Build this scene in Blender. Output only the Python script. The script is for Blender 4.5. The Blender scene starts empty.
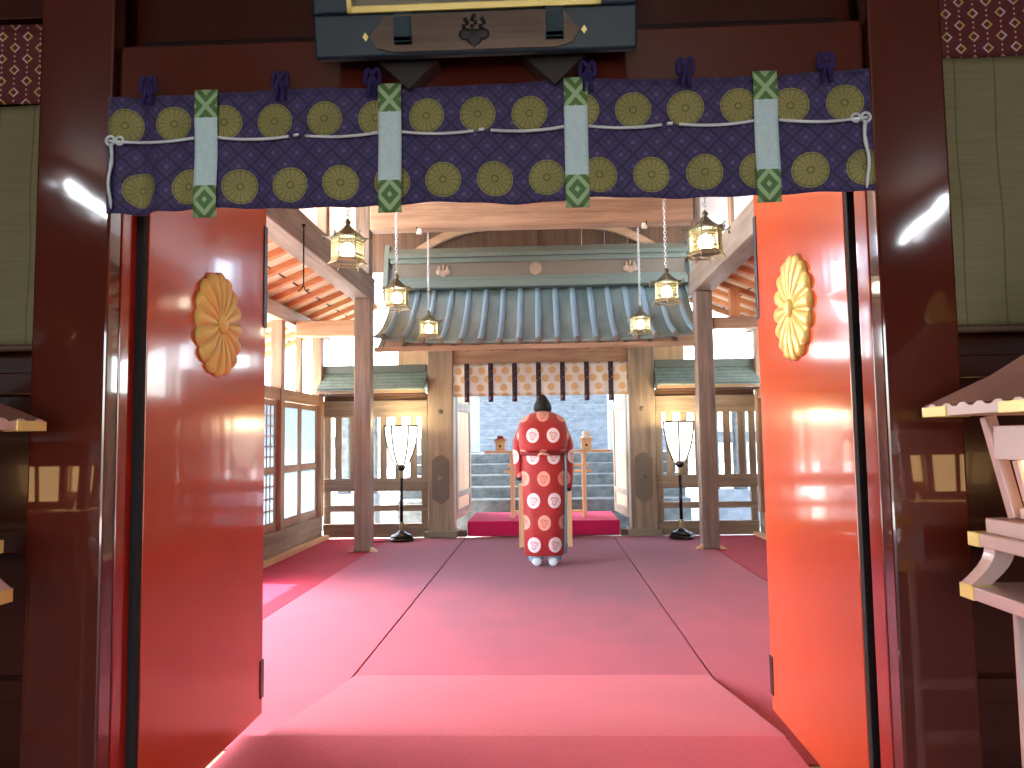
import bpy, bmesh, math, random
from mathutils import Vector, Matrix
PI = math.pi
R = math.radians
rnd = random.Random(7)
SC = bpy.context.scene
COL = SC.collection

# ------------------------------------------------------------------ node helper
class E:
    """tiny expression wrapper that turns arithmetic into Math nodes"""
    nt = None
    def __init__(s, v): s.v = v
    @staticmethod
    def m(op, *a):
        n = E.nt.nodes.new('ShaderNodeMath'); n.operation = op
        for i, q in enumerate(a):
            q = q.v if isinstance(q, E) else q
            if isinstance(q, (int, float)): n.inputs[i].default_value = q
            else: E.nt.links.new(q, n.inputs[i])
        return E(n.outputs[0])
    def __add__(s, o): return E.m('ADD', s, o)
    __radd__ = __add__
    def __sub__(s, o): return E.m('SUBTRACT', s, o)
    def __rsub__(s, o): return E.m('SUBTRACT', o, s)
    def __mul__(s, o): return E.m('MULTIPLY', s, o)
    __rmul__ = __mul__
    def __truediv__(s, o): return E.m('DIVIDE', s, o)
    def __lt__(s, o): return E.m('LESS_THAN', s, o)
    def __gt__(s, o): return E.m('GREATER_THAN', s, o)
    def abs(s): return E.m('ABSOLUTE', s)
    def sin(s): return E.m('SINE', s)
    def wrap(s, p): return E.m('WRAP', s, p / 2.0, -p / 2.0)       # to -p/2 .. p/2
    def floor(s): return E.m('FLOOR', s)
    def mx(s, o): return E.m('MAXIMUM', s, o)
    def mn(s, o): return E.m('MINIMUM', s, o)
    def sat(s): return s.mx(0.0).mn(1.0)

def hyp(a, b): return E.m('SQRT', a * a + b * b)
def atan2(a, b): return E.m('ARCTAN2', a, b)

def lin(c):
    return tuple(((x / 12.92) if x <= 0.04045 else ((x + 0.055) / 1.055) ** 2.4) for x in c)
def rgb(r, g, b): return lin((r / 255, g / 255, b / 255)) + (1,)

def new_mat(name):
    m = bpy.data.materials.new(name); m.use_nodes = True
    nt = m.node_tree; E.nt = nt
    b = nt.nodes['Principled BSDF']
    return m, nt, b
def coord(nt, kind='Object'):
    tc = nt.nodes.new('ShaderNodeTexCoord')
    sp = nt.nodes.new('ShaderNodeSeparateXYZ'); nt.links.new(tc.outputs[kind], sp.inputs[0])
    return tc.outputs[kind], E(sp.outputs[0]), E(sp.outputs[1]), E(sp.outputs[2])
def noise(nt, vec, scale, detail=3, stretch=(1, 1, 1), rough=.5):
    mp = nt.nodes.new('ShaderNodeMapping'); mp.inputs['Scale'].default_value = stretch
    nt.links.new(vec, mp.inputs[0])
    n = nt.nodes.new('ShaderNodeTexNoise'); n.inputs['Scale'].default_value = scale
    n.inputs['Detail'].default_value = detail; n.inputs['Roughness'].default_value = rough
    nt.links.new(mp.outputs[0], n.inputs['Vector'])
    return E(n.outputs['Fac'])
def mix(nt, f, a, b):
    n = nt.nodes.new('ShaderNodeMix'); n.data_type = 'RGBA'
    f = f.v if isinstance(f, E) else f
    for sock, q in ((n.inputs[0], f), (n.inputs[6], a), (n.inputs[7], b)):
        if isinstance(q, (int, float, tuple)): sock.default_value = q
        else: nt.links.new(q, sock)
    return n.outputs[2]
def setc(nt, b, c, sock='Base Color'):
    if isinstance(c, tuple): b.inputs[sock].default_value = c
    else: nt.links.new(c, b.inputs[sock])
def bump(nt, b, h, strength=.2, dist=.01):
    n = nt.nodes.new('ShaderNodeBump'); n.inputs['Strength'].default_value = strength
    n.inputs['Distance'].default_value = dist
    nt.links.new(h.v, n.inputs['Height']); nt.links.new(n.outputs[0], b.inputs['Normal'])

MATS = {}
def plain(name, c, rough=.5, metal=0, **kw):
    if name in MATS: return MATS[name]
    m, nt, b = new_mat(name)
    v, x, y, z = coord(nt)
    f = noise(nt, v, 14, 3)
    dark = tuple(q * .82 for q in c[:3]) + (1,)
    setc(nt, b, mix(nt, f, dark, c))
    b.inputs['Roughness'].default_value = rough; b.inputs['Metallic'].default_value = metal
    for k, q in kw.items(): b.inputs[k].default_value = q
    MATS[name] = m; return m

def wood(name, c1, c2, axis='z', rough=.6, scale=16):
    key = name + axis
    if key in MATS: return MATS[key]
    m, nt, b = new_mat(key)
    v, x, y, z = coord(nt)
    st = {'x': (.06, 1, 1), 'y': (1, .06, 1), 'z': (1, 1, .06)}[axis]
    g = noise(nt, v, scale, 6, st, .6)
    h = noise(nt, v, scale * 5, 3, st)
    k = noise(nt, v, 1.7, 2)
    f = ((g - .5) * 2.2 + (h - .5) * .7 + (k - .5) * .9 + .5).sat()
    oi = nt.nodes.new('ShaderNodeObjectInfo')
    f = (f + (E(oi.outputs['Random']) - .5) * .25).sat()
    setc(nt, b, mix(nt, f, c1, c2))
    b.inputs['Roughness'].default_value = rough
    bump(nt, b, g, .12, .004)
    MATS[key] = m; return m
def hinoki(a): return wood('hinoki', rgb(134, 104, 82), rgb(186, 154, 128), a)           # warm hall timber
def agedwood(a): return wood('agedwood', rgb(100, 86, 78), rgb(152, 134, 120), a)        # greyer posts and long beams
def weathered(a): return wood('weathered', rgb(112, 100, 84), rgb(164, 148, 126), a)     # paler fence and gate timber
def rafterwood(a): return wood('rafterwood', rgb(186, 116, 74), rgb(220, 156, 108), a)
def darkwood(a): return wood('darkwood', rgb(62, 42, 32), rgb(104, 76, 58), a)
def paletimber(a): return wood('paletimber', rgb(196, 154, 116), rgb(228, 194, 154), a)

def lacquer(name, c, rough=.09, wav=.05, coat=.6):
    if name in MATS: return MATS[name]
    m, nt, b = new_mat(name)
    v, x, y, z = coord(nt)
    n = noise(nt, v, 3.0, 2)
    setc(nt, b, mix(nt, n, tuple(q * .85 for q in c[:3]) + (1,), c))
    b.inputs['Roughness'].default_value = rough
    b.inputs['Coat Weight'].default_value = coat; b.inputs['Coat Roughness'].default_value = .03
    w = noise(nt, v, 7, 2, (1, 1, .25))
    bump(nt, b, w, wav, .02)
    MATS[name] = m; return m

# ------------------------------------------------------------------ mesh builder
class MB:
    def __init__(s): s.bm = bmesh.new()
    def box(s, a, b, bev=.0, M=None):
        a = Vector(a); b = Vector(b)
        lo = Vector((min(a.x, b.x), min(a.y, b.y), min(a.z, b.z))); hi = Vector((max(a.x, b.x), max(a.y, b.y), max(a.z, b.z)))
        T = Matrix.Translation((lo + hi) / 2) @ Matrix.Diagonal((*(hi - lo), 1))
        if M is not None: T = M @ T
        r = bmesh.ops.create_cube(s.bm, size=1, matrix=T)
        if bev > 0:
            es = list({e for v in r['verts'] for e in v.link_edges})
            bmesh.ops.bevel(s.bm, geom=es, offset=bev, segments=2, profile=.5, affect='EDGES', clamp_overlap=True)
        return s
    def bar(s, p, q, w, h, bev=0., up=(0, 0, 1)):
        """a bar of section w x h from p to q"""
        p = Vector(p); q = Vector(q); d = (q - p); L = d.length; d.normalize()
        up = Vector(up)
        if abs(d.dot(up)) > .98: up = Vector((0, 1, 0))
        xx = d.cross(up).normalized(); zz = xx.cross(d).normalized()
        M = Matrix((xx, d, zz)).transposed().to_4x4(); M.translation = (p + q) / 2
        return s.box((-w / 2, -L / 2, -h / 2), (w / 2, L / 2, h / 2), bev, M)
    def prism(s, pts, d, M=None):
        """extrude a polygon (list of 3D points) along vector d"""
        d = Vector(d)
        P = [Vector(p) for p in pts]
        if M is not None: P = [M @ p for p in P]; d = M.to_3x3() @ d
        a = [s.bm.verts.new(p) for p in P]; b = [s.bm.verts.new(p + d) for p in P]
        n = len(P)
        s.bm.faces.new(a); s.bm.faces.new(b[::-1])
        for i in range(n): s.bm.faces.new((a[(i + 1) % n], a[i], b[i], b[(i + 1) % n]))
        return s
    def loft(s, rings, cap=True, closed=True):
        vs = [[s.bm.verts.new(p) for p in r] for r in rings]
        n = len(vs[0])
        for i in range(len(vs) - 1):
            for j in range(n if closed else n - 1):
                k = (j + 1) % n
                s.bm.faces.new((vs[i][j], vs[i][k], vs[i + 1][k], vs[i + 1][j]))
        if cap and closed:
            s.bm.faces.new(vs[0][::-1]); s.bm.faces.new(vs[-1])
        return s
    def lathe(s, prof, seg=20, c=(0, 0, 0), sx=1, sy=1, rot=0):
        rings = [[(c[0] + r * sx * math.cos(rot + 2 * PI * j / seg), c[1] + r * sy * math.sin(rot + 2 * PI * j / seg), c[2] + z) for j in range(seg)] for r, z in prof]
        return s.loft(rings)
    def tube(s, pts, r, seg=8, cap=True):
        P = [Vector(p) for p in pts]; rings = []
        rr = r if isinstance(r, (list, tuple)) else [r] * len(P)
        up = None
        for i, p in enumerate(P):
            t = ((P[i + 1] if i + 1 < len(P) else p) - (P[i - 1] if i else p)).normalized()
            if up is None:
                up = Vector((0, 0, 1)) if abs(t.z) < .9 else Vector((1, 0, 0))
            x = t.cross(up)
            if x.length < 1e-5: x = t.orthogonal()
            x.normalize(); yv = x.cross(t).normalized(); up = yv
            rings.append([p + rr[i] * (math.cos(2 * PI * j / seg) * x + math.sin(2 * PI * j / seg) * yv) for j in range(seg)])
        return s.loft(rings, cap)
    def torus(s, c, R_, r, M=None, seg=14, ts=6):
        vs = []
        for i in range(seg):
            a = 2 * PI * i / seg; ring = []
            for j in range(ts):
                b = 2 * PI * j / ts
                p = Vector(((R_ + r * math.cos(b)) * math.cos(a), (R_ + r * math.cos(b)) * math.sin(a), r * math.sin(b)))
                if M is not None: p = M @ p
                ring.append(s.bm.verts.new(p + Vector(c)))
            vs.append(ring)
        for i in range(seg):
            for j in range(ts):
                s.bm.faces.new((vs[i][j], vs[(i + 1) % seg][j], vs[(i + 1) % seg][(j + 1) % ts], vs[i][(j + 1) % ts]))
        return s
    def ball(s, c, r, sc=(1, 1, 1), seg=14):
        bmesh.ops.create_uvsphere(s.bm, u_segments=seg, v_segments=max(6, seg // 2 + 1), radius=r,
                                  matrix=Matrix.Translation(c) @ Matrix.Diagonal((*sc, 1)))
        return s
    def grid(s, f, nu, nv):
        vs = [[s.bm.verts.new(f(i / nu, j / nv)) for i in range(nu + 1)] for j in range(nv + 1)]
        for j in range(nv):
            for i in range(nu):
                s.bm.faces.new((vs[j][i], vs[j][i + 1], vs[j + 1][i + 1], vs[j + 1][i]))
        return s

def obj(name, mb, m, parent=None, smooth=False, loc=None):
    bm = mb.bm
    bmesh.ops.recalc_face_normals(bm, faces=bm.faces)
    me = bpy.data.meshes.new(name); bm.to_mesh(me); bm.free()
    o = bpy.data.objects.new(name, me); COL.objects.link(o)
    if m: me.materials.append(m)
    if smooth:
        for p in me.polygons: p.use_smooth = True
        if smooth != 'all':
            try: me.set_sharp_from_angle(angle=R(40))
            except Exception: pass
    if parent: o.parent = parent
    if loc: o.location = loc
    return o
def solid(o, t, off=0):
    md = o.modifiers.new('thick', 'SOLIDIFY'); md.thickness = t; md.offset = off; return o
def tag(o, label, cat, group=None, kind=None):
    o['label'] = label; o['category'] = cat
    if group: o['group'] = group
    if kind: o['kind'] = kind
    return o
def thing(name, label, cat, loc=(0, 0, 0), rz=0, group=None, kind=None):
    o = bpy.data.objects.new(name, None); COL.objects.link(o)
    o.location = loc; o.rotation_euler = (0, 0, rz); o.empty_display_size = .1
    return tag(o, label, cat, group, kind)
def struct(name, mb, m, parent=None):
    o = obj(name, mb, m, parent)
    if not parent: o['kind'] = 'structure'
    return o
def copy_tree(o, parent=None):
    c = o.copy(); COL.objects.link(c)
    if parent: c.parent = parent
    for ch in list(o.children): copy_tree(ch, c)
    return c

# ------------------------------------------------------------------ materials
RED = lacquer('red_lacquer', rgb(168, 40, 18), .10, .06)
DOORRED = lacquer('door_lacquer', rgb(206, 78, 34), .12, .05, .25)
COLRED = lacquer('column_lacquer', rgb(88, 36, 26), .06, .02, 1.0)
DARKRED = lacquer('dark_panel_lacquer', rgb(64, 24, 16), .25, .04, .2)
BLACKL = plain('black_lacquer', rgb(16, 14, 16), .25)
GOLD = plain('gold_leaf', rgb(250, 222, 128), .3, 0.12)
BRONZE = plain('aged_bronze', rgb(112, 112, 94), .45, .6)
BRASS = plain('brass', rgb(176, 168, 128), .4, .5)
IRON = plain('iron', rgb(40, 38, 38), .5, .7)
COPPER = plain('copper_patina_plain', rgb(104, 118, 112), .55, .05)
PATINA_GREY = plain('grey_patina', rgb(112, 104, 92), .6, .05)
WHITE = plain('white_cloth', rgb(228, 232, 236), .9)
WAX = plain('rice_cake', rgb(240, 238, 230), .6)
FRUIT = plain('fruit_red', rgb(178, 44, 40), .4)
SKIN = plain('skin', rgb(214, 166, 138), .55)
HAIR = plain('hair', rgb(20, 18, 18), .6)
HAT = plain('hat_black', rgb(9, 9, 12), .7)
HAKAMA = plain('hakama', rgb(150, 192, 208), .8)
TEAL = plain('teal_metal', rgb(58, 78, 86), .45, .4)
NAVY = plain('navy_frame', rgb(15, 38, 54), .5)
PLAQUEWOOD = wood('plaque_wood', rgb(84, 62, 48), rgb(128, 100, 78), 'x')
PALEWOOD = wood('offering_wood', rgb(214, 172, 124), rgb(240, 206, 162), 'z', .6)
PINKLAC = lacquer('lantern_wood', rgb(222, 186, 178), .28, .02, .25)
ROOFBROWN = plain('lantern_roof', rgb(156, 112, 98), .55)

def carpet_mat(name, c, grey_patch=None):
    m, nt, b = new_mat(name)
    v, x, y, z = coord(nt)
    f = noise(nt, v, 90, 2); g = noise(nt, v, 2.2, 4)
    base = mix(nt, (f * .6 + g * .4), tuple(q * .72 for q in c[:3]) + (1,), tuple(min(1, q * 1.2) for q in c[:3]) + (1,))
    if grey_patch:                                   # grey-purple ellipse with a ragged edge, blended into the base colour
        cx, cy, rx, ry, patch_c = grey_patch
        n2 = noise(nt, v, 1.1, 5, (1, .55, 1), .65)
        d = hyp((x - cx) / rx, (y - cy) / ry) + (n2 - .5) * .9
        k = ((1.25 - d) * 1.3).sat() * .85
        base = mix(nt, k, base, patch_c)
    setc(nt, b, base)
    b.inputs['Roughness'].default_value = .95
    b.inputs['Specular IOR Level'].default_value = .15
    b.inputs['Sheen Weight'].default_value = .08; b.inputs['Sheen Roughness'].default_value = .5
    bump(nt, b, f, .15, .004)
    return m
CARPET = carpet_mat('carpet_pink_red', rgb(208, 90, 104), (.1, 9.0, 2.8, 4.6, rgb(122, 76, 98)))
CARPET_NEAR = carpet_mat('carpet_ramp_red', rgb(212, 96, 108))
CARPET_SIDE = carpet_mat('carpet_crimson', rgb(172, 26, 56))
CARPET_STEP = carpet_mat('carpet_bright', rgb(196, 36, 90))

def emit(name, c, s, base=None):
    m, nt, b = new_mat(name)
    setc(nt, b, base or c); setc(nt, b, c, 'Emission Color')
    b.inputs['Emission Strength'].default_value = s; b.inputs['Roughness'].default_value = .6
    return m
BULB = emit('lit_bulb', (1, .92, .76, 1), 12)
LAMPSHADE = emit('lit_lampshade', (1, .90, .74, 1), .85, (.9, .88, .82, 1))
LANTPANE = emit('lit_lantern_pane', (1, .62, .26, 1), 1.0, (.8, .7, .5, 1))

def paper_mat(name, c):
    m, nt, b = new_mat(name)
    tr = nt.nodes.new('ShaderNodeBsdfTranslucent'); tr.inputs[0].default_value = c
    df = nt.nodes.new('ShaderNodeBsdfDiffuse'); df.inputs[0].default_value = c
    mx = nt.nodes.new('ShaderNodeMixShader'); mx.inputs[0].default_value = .62
    nt.links.new(df.outputs[0], mx.inputs[1]); nt.links.new(tr.outputs[0], mx.inputs[2])
    nt.links.new(mx.outputs[0], nt.nodes['Material Output'].inputs[0])
    return m
PAPER = paper_mat('shoji_paper', (.36, .43, .47, 1))

def stone_mat(name, c1, c2, sc=6):
    m, nt, b = new_mat(name)
    v, x, y, z = coord(nt)
    f = noise(nt, v, sc, 6, (1, 1, 1.6), .65); g = noise(nt, v, 60, 2)
    setc(nt, b, mix(nt, ((f - .5) * 2 + (g - .5) * .5 + .5).sat(), c1, c2))
    b.inputs['Roughness'].default_value = .85
    bump(nt, b, f, .4, .02)
    return m
STONE = stone_mat('stone_step', rgb(58, 66, 70), rgb(116, 124, 124))
STONE_PALE = stone_mat('stone_pale', rgb(90, 98, 106), rgb(136, 144, 150))
STONE_LIGHT = stone_mat('stone_light', rgb(136, 152, 172), rgb(176, 190, 206))
GRAVEL = stone_mat('gravel_ground', rgb(178, 172, 160), rgb(222, 216, 204), 20)

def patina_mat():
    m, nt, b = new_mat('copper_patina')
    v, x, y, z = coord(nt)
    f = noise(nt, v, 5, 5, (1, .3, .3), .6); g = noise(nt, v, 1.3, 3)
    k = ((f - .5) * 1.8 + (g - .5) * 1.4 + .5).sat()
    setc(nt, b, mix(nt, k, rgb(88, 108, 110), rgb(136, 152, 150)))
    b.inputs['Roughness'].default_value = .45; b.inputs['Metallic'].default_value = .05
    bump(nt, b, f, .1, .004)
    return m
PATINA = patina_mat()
RIB_LIT = plain('copper_roll_lit', rgb(136, 160, 174), .4, .05)  # same copper as the slopes, paler: rib highlights painted into the colour
def shingle_mat():
    m, nt, b = new_mat('copper_shingles')
    v, x, y, z = coord(nt)
    row = (y / .066).floor()
    line = ((y.wrap(.066)).abs() > .028)
    brick = (((x + row * .17).wrap(.30)).abs() > .146)
    ln = line.mx(brick)
    f = noise(nt, v, 9, 4)
    c = mix(nt, f, rgb(104, 134, 132), rgb(164, 186, 180))
    setc(nt, b, mix(nt, ln * .7, c, rgb(62, 84, 86)))
    b.inputs['Roughness'].default_value = .5; b.inputs['Metallic'].default_value = .2
    return m
SHINGLE = shingle_mat()

def noren_mat():
    m, nt, b = new_mat('purple_brocade')
    v, x, y, z = coord(nt)
    S = .1285
    out = None; petal = None
    for (x0, z0) in ((-.953, 2.062), (-.912, 1.897)):
        px = (x - x0).wrap(S); pz = z - z0
        r = hyp(px, pz)
        disc = r < .0445
        a = atan2(pz, px)
        pt = ((a * 8.0).sin().abs() < .22) * (r > .012)
        core = (r < .010) * (r > .006)
        rim = (((r - .040).abs()) < .0012)
        det = (pt + core + rim).sat()
        out = disc if out is None else out.mx(disc)
        petal = det * disc if petal is None else petal.mx(det * disc)
    # damask lozenges
    L = .060
    u = (x + z); w = (x - z)
    lu = u.wrap(L).abs(); lw = w.wrap(L).abs()
    band = ((lu < .0045).mx(lw < .0045))
    dia = (((lu - .019).abs() < .002) * (lw > .006)).mx(((lw - .019).abs() < .002) * (lu > .006))
    flower = hyp(u.wrap(L) - 0.0, w.wrap(L)) 
    centre = ((lu > .024) * (lw > .024))
    n = noise(nt, v, 220, 2)
    c = mix(nt, n, rgb(52, 40, 84), rgb(76, 60, 112))
    c = mix(nt, band * .75, c, rgb(26, 20, 54))
    c = mix(nt, dia * .55, c, rgb(34, 26, 62))
    c = mix(nt, centre * .6, c, rgb(104, 86, 134))
    g = noise(nt, v, 9, 3)
    gold = mix(nt, g, rgb(112, 106, 60), rgb(164, 152, 88))
    gold = mix(nt, petal * .8, gold, rgb(86, 84, 46))
    setc(nt, b, mix(nt, out, c, gold))
    b.inputs['Roughness'].default_value = .7
    b.inputs['Sheen Weight'].default_value = .15
    bump(nt, b, n + out * .6, .15, .002)
    return m
NOREN = noren_mat()
def ribbon_mat():
    m, nt, b = new_mat('ribbon_green_white')
    v, x, y, z = coord(nt)      # x across (0 = ribbon centre), z height
    ends = ((z < 1.896).mx(z > 2.070))
    # nested lozenges
    q = (x.abs() * 1.15 + (z - 1.86).abs()).wrap(.034)
    q2 = (x.abs() * 1.15 - (z - 2.10).abs() * 1.0).wrap(.034)
    pat = (((z < 1.95) * (q.abs() < .008)) + ((z > 1.95) * (q2.abs() < .008))).sat()
    n = noise(nt, v, 120, 2)
    w = mix(nt, n, rgb(176, 200, 206), rgb(214, 230, 232))
    g = mix(nt, pat, rgb(84, 116, 66), rgb(158, 184, 138))
    setc(nt, b, mix(nt, ends, w, g))
    b.inputs['Roughness'].default_value = .75
    return m
RIBBON = ribbon_mat()
PURPLE = plain('purple_cord', rgb(40, 26, 92), .8)

def blind_mat():
    m, nt, b = new_mat('bamboo_blind')
    v, x, y, z = coord(nt)
    rows = noise(nt, v, 160, 2, (.02, 1, 1)); big = noise(nt, v, 5, 4, (1, 1, 2))
    reed = (z * 1400.0).sin()
    stitch = ((x.abs() - .0).wrap(.098).abs() < .0022)
    c = mix(nt, (rows * .6 + big * .4), rgb(92, 84, 56), rgb(136, 126, 90))
    c = mix(nt, stitch * .6, c, rgb(62, 52, 38))
    setc(nt, b, c)
    b.inputs['Roughness'].default_value = .5
    bump(nt, b, reed * .5 + rows, .3, .002)
    return m
BLIND = blind_mat()
def brocade_mat():
    m, nt, b = new_mat('red_brocade')
    v, x, y, z = coord(nt)
    P = .034
    ix = (x / P + .5).floor()
    qx = x.wrap(P); qz = (z + E.m('MODULO', ix.abs(), 2.0) * .031).wrap(.062)
    d = qx.abs() + qz.abs()
    ring = ((d - .0115).abs() < .0028)
    dot = ((qx.abs() + (qz.abs() - .024).abs()) < .0032)
    par = (x.wrap(P * 2) > 0.0)
    c = mix(nt, noise(nt, v, 90, 2), rgb(74, 16, 22), rgb(100, 24, 30))
    thread = mix(nt, par, rgb(186, 160, 80), rgb(200, 170, 178))
    setc(nt, b, mix(nt, ring.mx(dot), c, thread))
    b.inputs['Roughness'].default_value = .75
    return m
BROCADE = brocade_mat()

def robe_mat():
    m, nt, b = new_mat('red_robe_with_roundels')
    v, x, y, z = coord(nt)
    PX, PZ = .205, .428
    tot = None; detl = None; beige = None
    for i, (ox, oz) in enumerate(((.102, .215), (.0, .428))):
        px = (x - ox).wrap(PX); pz = (z - oz).wrap(PZ)
        r = hyp(px, pz * .86)
        disc = r < .064
        # crest inside: three lobes and waves
        a = atan2(pz, px)
        lobes = ((a * 1.5 + 1.0).sin().abs() * .026 + .010 - r).abs() < .0045
        ring = ((r - .047).abs() < .0025)
        wave = (((pz + (px * 90.0).sin() * .004).wrap(.016)).abs() < .002) * (r < .03)
        dd = (lobes + wave).sat() * disc * (r < .045)
        tot = disc if tot is None else tot.mx(disc)
        detl = dd if detl is None else detl.mx(dd)
        if i == 1: beige = disc
    n = noise(nt, v, 150, 2); k = noise(nt, v, 6, 3)
    c = mix(nt, (n * .5 + k * .5), rgb(136, 18, 22), rgb(184, 36, 38))
    d = mix(nt, beige, rgb(236, 226, 232), rgb(226, 160, 140))
    d = mix(nt, detl * .75, d, rgb(196, 76, 80))
    setc(nt, b, mix(nt, tot, c, d))
    b.inputs['Roughness'].default_value = .6; b.inputs['Sheen Weight'].default_value = .2
    return m
ROBE = robe_mat()
def curtain_mat():
    m, nt, b = new_mat('white_curtain_gold_roundels')
    v, x, y, z = coord(nt)
    tot = None
    for (ox, oz) in ((.0, .0), (.14, .112), (.07, .224)):
        px = (x - ox).wrap(.308); pz = (z - oz).wrap(.336)
        for sx in (-.0,):
            r = hyp(px, pz); d = r < .048
            tot = d if tot is None else tot.mx(d)
    for (ox, oz) in ((.16, .0), (.235, .224)):
        px = (x - ox).wrap(.308); pz = (z - oz).wrap(.336)
        tot = tot.mx(hyp(px, pz) < .048)
    c = mix(nt, noise(nt, v, 60, 2), rgb(222, 220, 222), rgb(236, 234, 236))
    setc(nt, b, mix(nt, tot, c, rgb(214, 172, 104)))
    b.inputs['Roughness'].default_value = .8
    tr = nt.nodes.new('ShaderNodeBsdfTranslucent'); tr.inputs[0].default_value = (.86, .8, .74, 1)
    mx = nt.nodes.new('ShaderNodeMixShader'); mx.inputs[0].default_value = .3
    nt.links.new(b.outputs[0], mx.inputs[1]); nt.links.new(tr.outputs[0], mx.inputs[2])
    nt.links.new(mx.outputs[0], nt.nodes['Material Output'].inputs[0])
    return m
CURTAIN = curtain_mat()
def strip_mat():
    m, nt, b = new_mat('dark_curtain_strip')
    v, x, y, z = coord(nt)
    f = noise(nt, v, 38, 3)
    setc(nt, b, mix(nt, (f > .6), rgb(40, 16, 32), rgb(130, 110, 130)))
    b.inputs['Roughness'].default_value = .7
    return m
STRIP = strip_mat()

# ------------------------------------------------------------------ THE SETTING
# ground outside, hall floor, front hall floor
struct('ground', MB().box((-30, -12, -.30), (30, 40, -.08)), GRAVEL)
struct('floor', MB().box((-2.95, 2.1, -.08), (2.95, 10.06, 0)), darkwood('y'))
struct('floor_front', MB().box((-4.2, -5.2, -.08), (4.2, 2.10, .195)), darkwood('x'))
# carpets
def carpet(name, label, a, b, m):
    return tag(obj(name, MB().box(a, b, .004), m), label, 'carpet')
carpet('carpet_strip', 'wide muted pink-red carpet strip the bowing person stands on', (-.935, 2.30, .0), (.945, 10.02, .012), CARPET)
carpet('carpet_strip', 'muted pink-red carpet strip reaching the foot of the post near the paper screens', (-1.92, 3.18, .0), (-.945, 10.02, .012), CARPET)
carpet('carpet_strip', 'muted pink-red carpet strip running beside the post nearest the orange door', (.955, 3.05, .0), (1.98, 10.02, .012), CARPET)
carpet('side_carpet', 'deep crimson carpet along the sliding paper screens', (-2.82, 3.18, .0), (-1.93, 10.02, .007), CARPET_SIDE)
carpet('side_carpet', 'deep crimson carpet glimpsed behind the bright orange door', (1.99, 3.05, .0), (2.82, 10.02, .007), CARPET_SIDE)
struct('trim_5', MB().box((-2.7, 2.2, .001), (-.94, 3.17, .010), .003), paletimber('x'))
struct('trim_6', MB().box((.95, 2.2, .001), (2.7, 3.04, .010), .003), paletimber('x'))
mb = MB().prism([(-.925, 2.79, .012), (-.925, 4.14, .012), (-.925, 4.14, .020), (-.925, 2.79, .208)], (1.85, 0, 0))
tag(obj('carpet_ramp', mb, CARPET_NEAR), 'pink-red carpeted ramp sloping from the doorway down into the hall', 'carpet')
mb = MB().box((-1.0, 1.5, .195), (.915, 2.789, .214), .004)
tag(obj('threshold_carpet', mb, CARPET_NEAR), 'pink-red carpet on the raised doorway sill at the very bottom edge', 'carpet')
struct('trim_1', MB().box((-.96, 2.10, .012), (.90, 2.78, .194)), darkwood('x'))

# front wall around the doorway, with dark lacquered panels
mb = MB()
mb.box((-4.2, 2.03, -.05), (-1.06, 2.10, 4.45)); mb.box((1.03, 2.03, -.05), (4.2, 2.10, 4.45)); mb.box((-1.06, 2.03, 2.30), (1.03, 2.10, 4.45))
struct('wall_front', mb, DARKRED)
for i, sx in enumerate((-1, 1)):
    mb = MB()
    xa, xb = (sx * 1.075, sx * 2.6)
    for z in (.25, .62, 1.0, 1.42, 2.46): mb.box((xa, 1.985, z - .03), (xb, 2.029, z + .03), .004)
    struct('trim_%d' % (i + 2), mb, DARKRED)
# front hall shell behind the camera: ceiling, side and back walls with openings for daylight
struct('ceiling_front', MB().box((-4.2, -5.2, 3.8), (4.2, 2.03, 3.9)), darkwood('y'))
for nm, sx in (('wall_left_front', -1), ('wall_right_front', 1)):
    mb = MB(); xa, xb = sx * 4.1, sx * 4.2
    mb.box((xa, -5.2, .195), (xb, 2.03, 3.8))
    struct(nm, mb, DARKRED)
mb = MB()
mb.box((-4.1, -5.2, .195), (-2.2, -5.1, 3.8)); mb.box((2.2, -5.2, .195), (4.1, -5.1, 3.8)); mb.box((-2.2, -5.2, 2.5), (2.2, -5.1, 3.8))
struct('wall_back_front', mb, DARKRED)

# hall: aisle wall on each side (sill board, studs, rails, plate)
STUDS = [2.6, 4.07, 5.54, 7.01, 8.46, 9.98]
for nm, sx in (('wall_left', -1), ('wall_right', 1)):
    xo = 2.83 * sx
    w = struct(nm, MB().box((xo, 2.10, 0), (xo + sx * .12, 10.05, .30), .006), weathered('y'))
    for y in STUDS:
        obj('stud', MB().box((xo - sx * .02, y - .06, .30), (xo + sx * .11, y + .06, 2.66), .006), hinoki('z'), w)
    obj('rail', MB().box((xo - sx * .005, 2.10, 1.74), (xo + sx * .10, 10.05, 1.87), .005), hinoki('y'), w)
    obj('top_plate', MB().box((xo - sx * .04, 2.10, 2.63), (xo + sx * .13, 10.3, 2.80), .008), hinoki('y'), w)
    for y in (6.3, 7.75, 9.2):
        obj('upper_stud', MB().box((xo + sx * .01, y - .035, 1.87), (xo + sx * .08, y + .035, 2.63), .004), hinoki('z'), w)
    mb = MB().box((xo - sx * .10, 2.3, .0075), (xo - sx * .003, 10.04, .05), .004)
    struct('baseboard_left' if sx < 0 else 'baseboard_right', mb, paletimber('y'))

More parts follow.
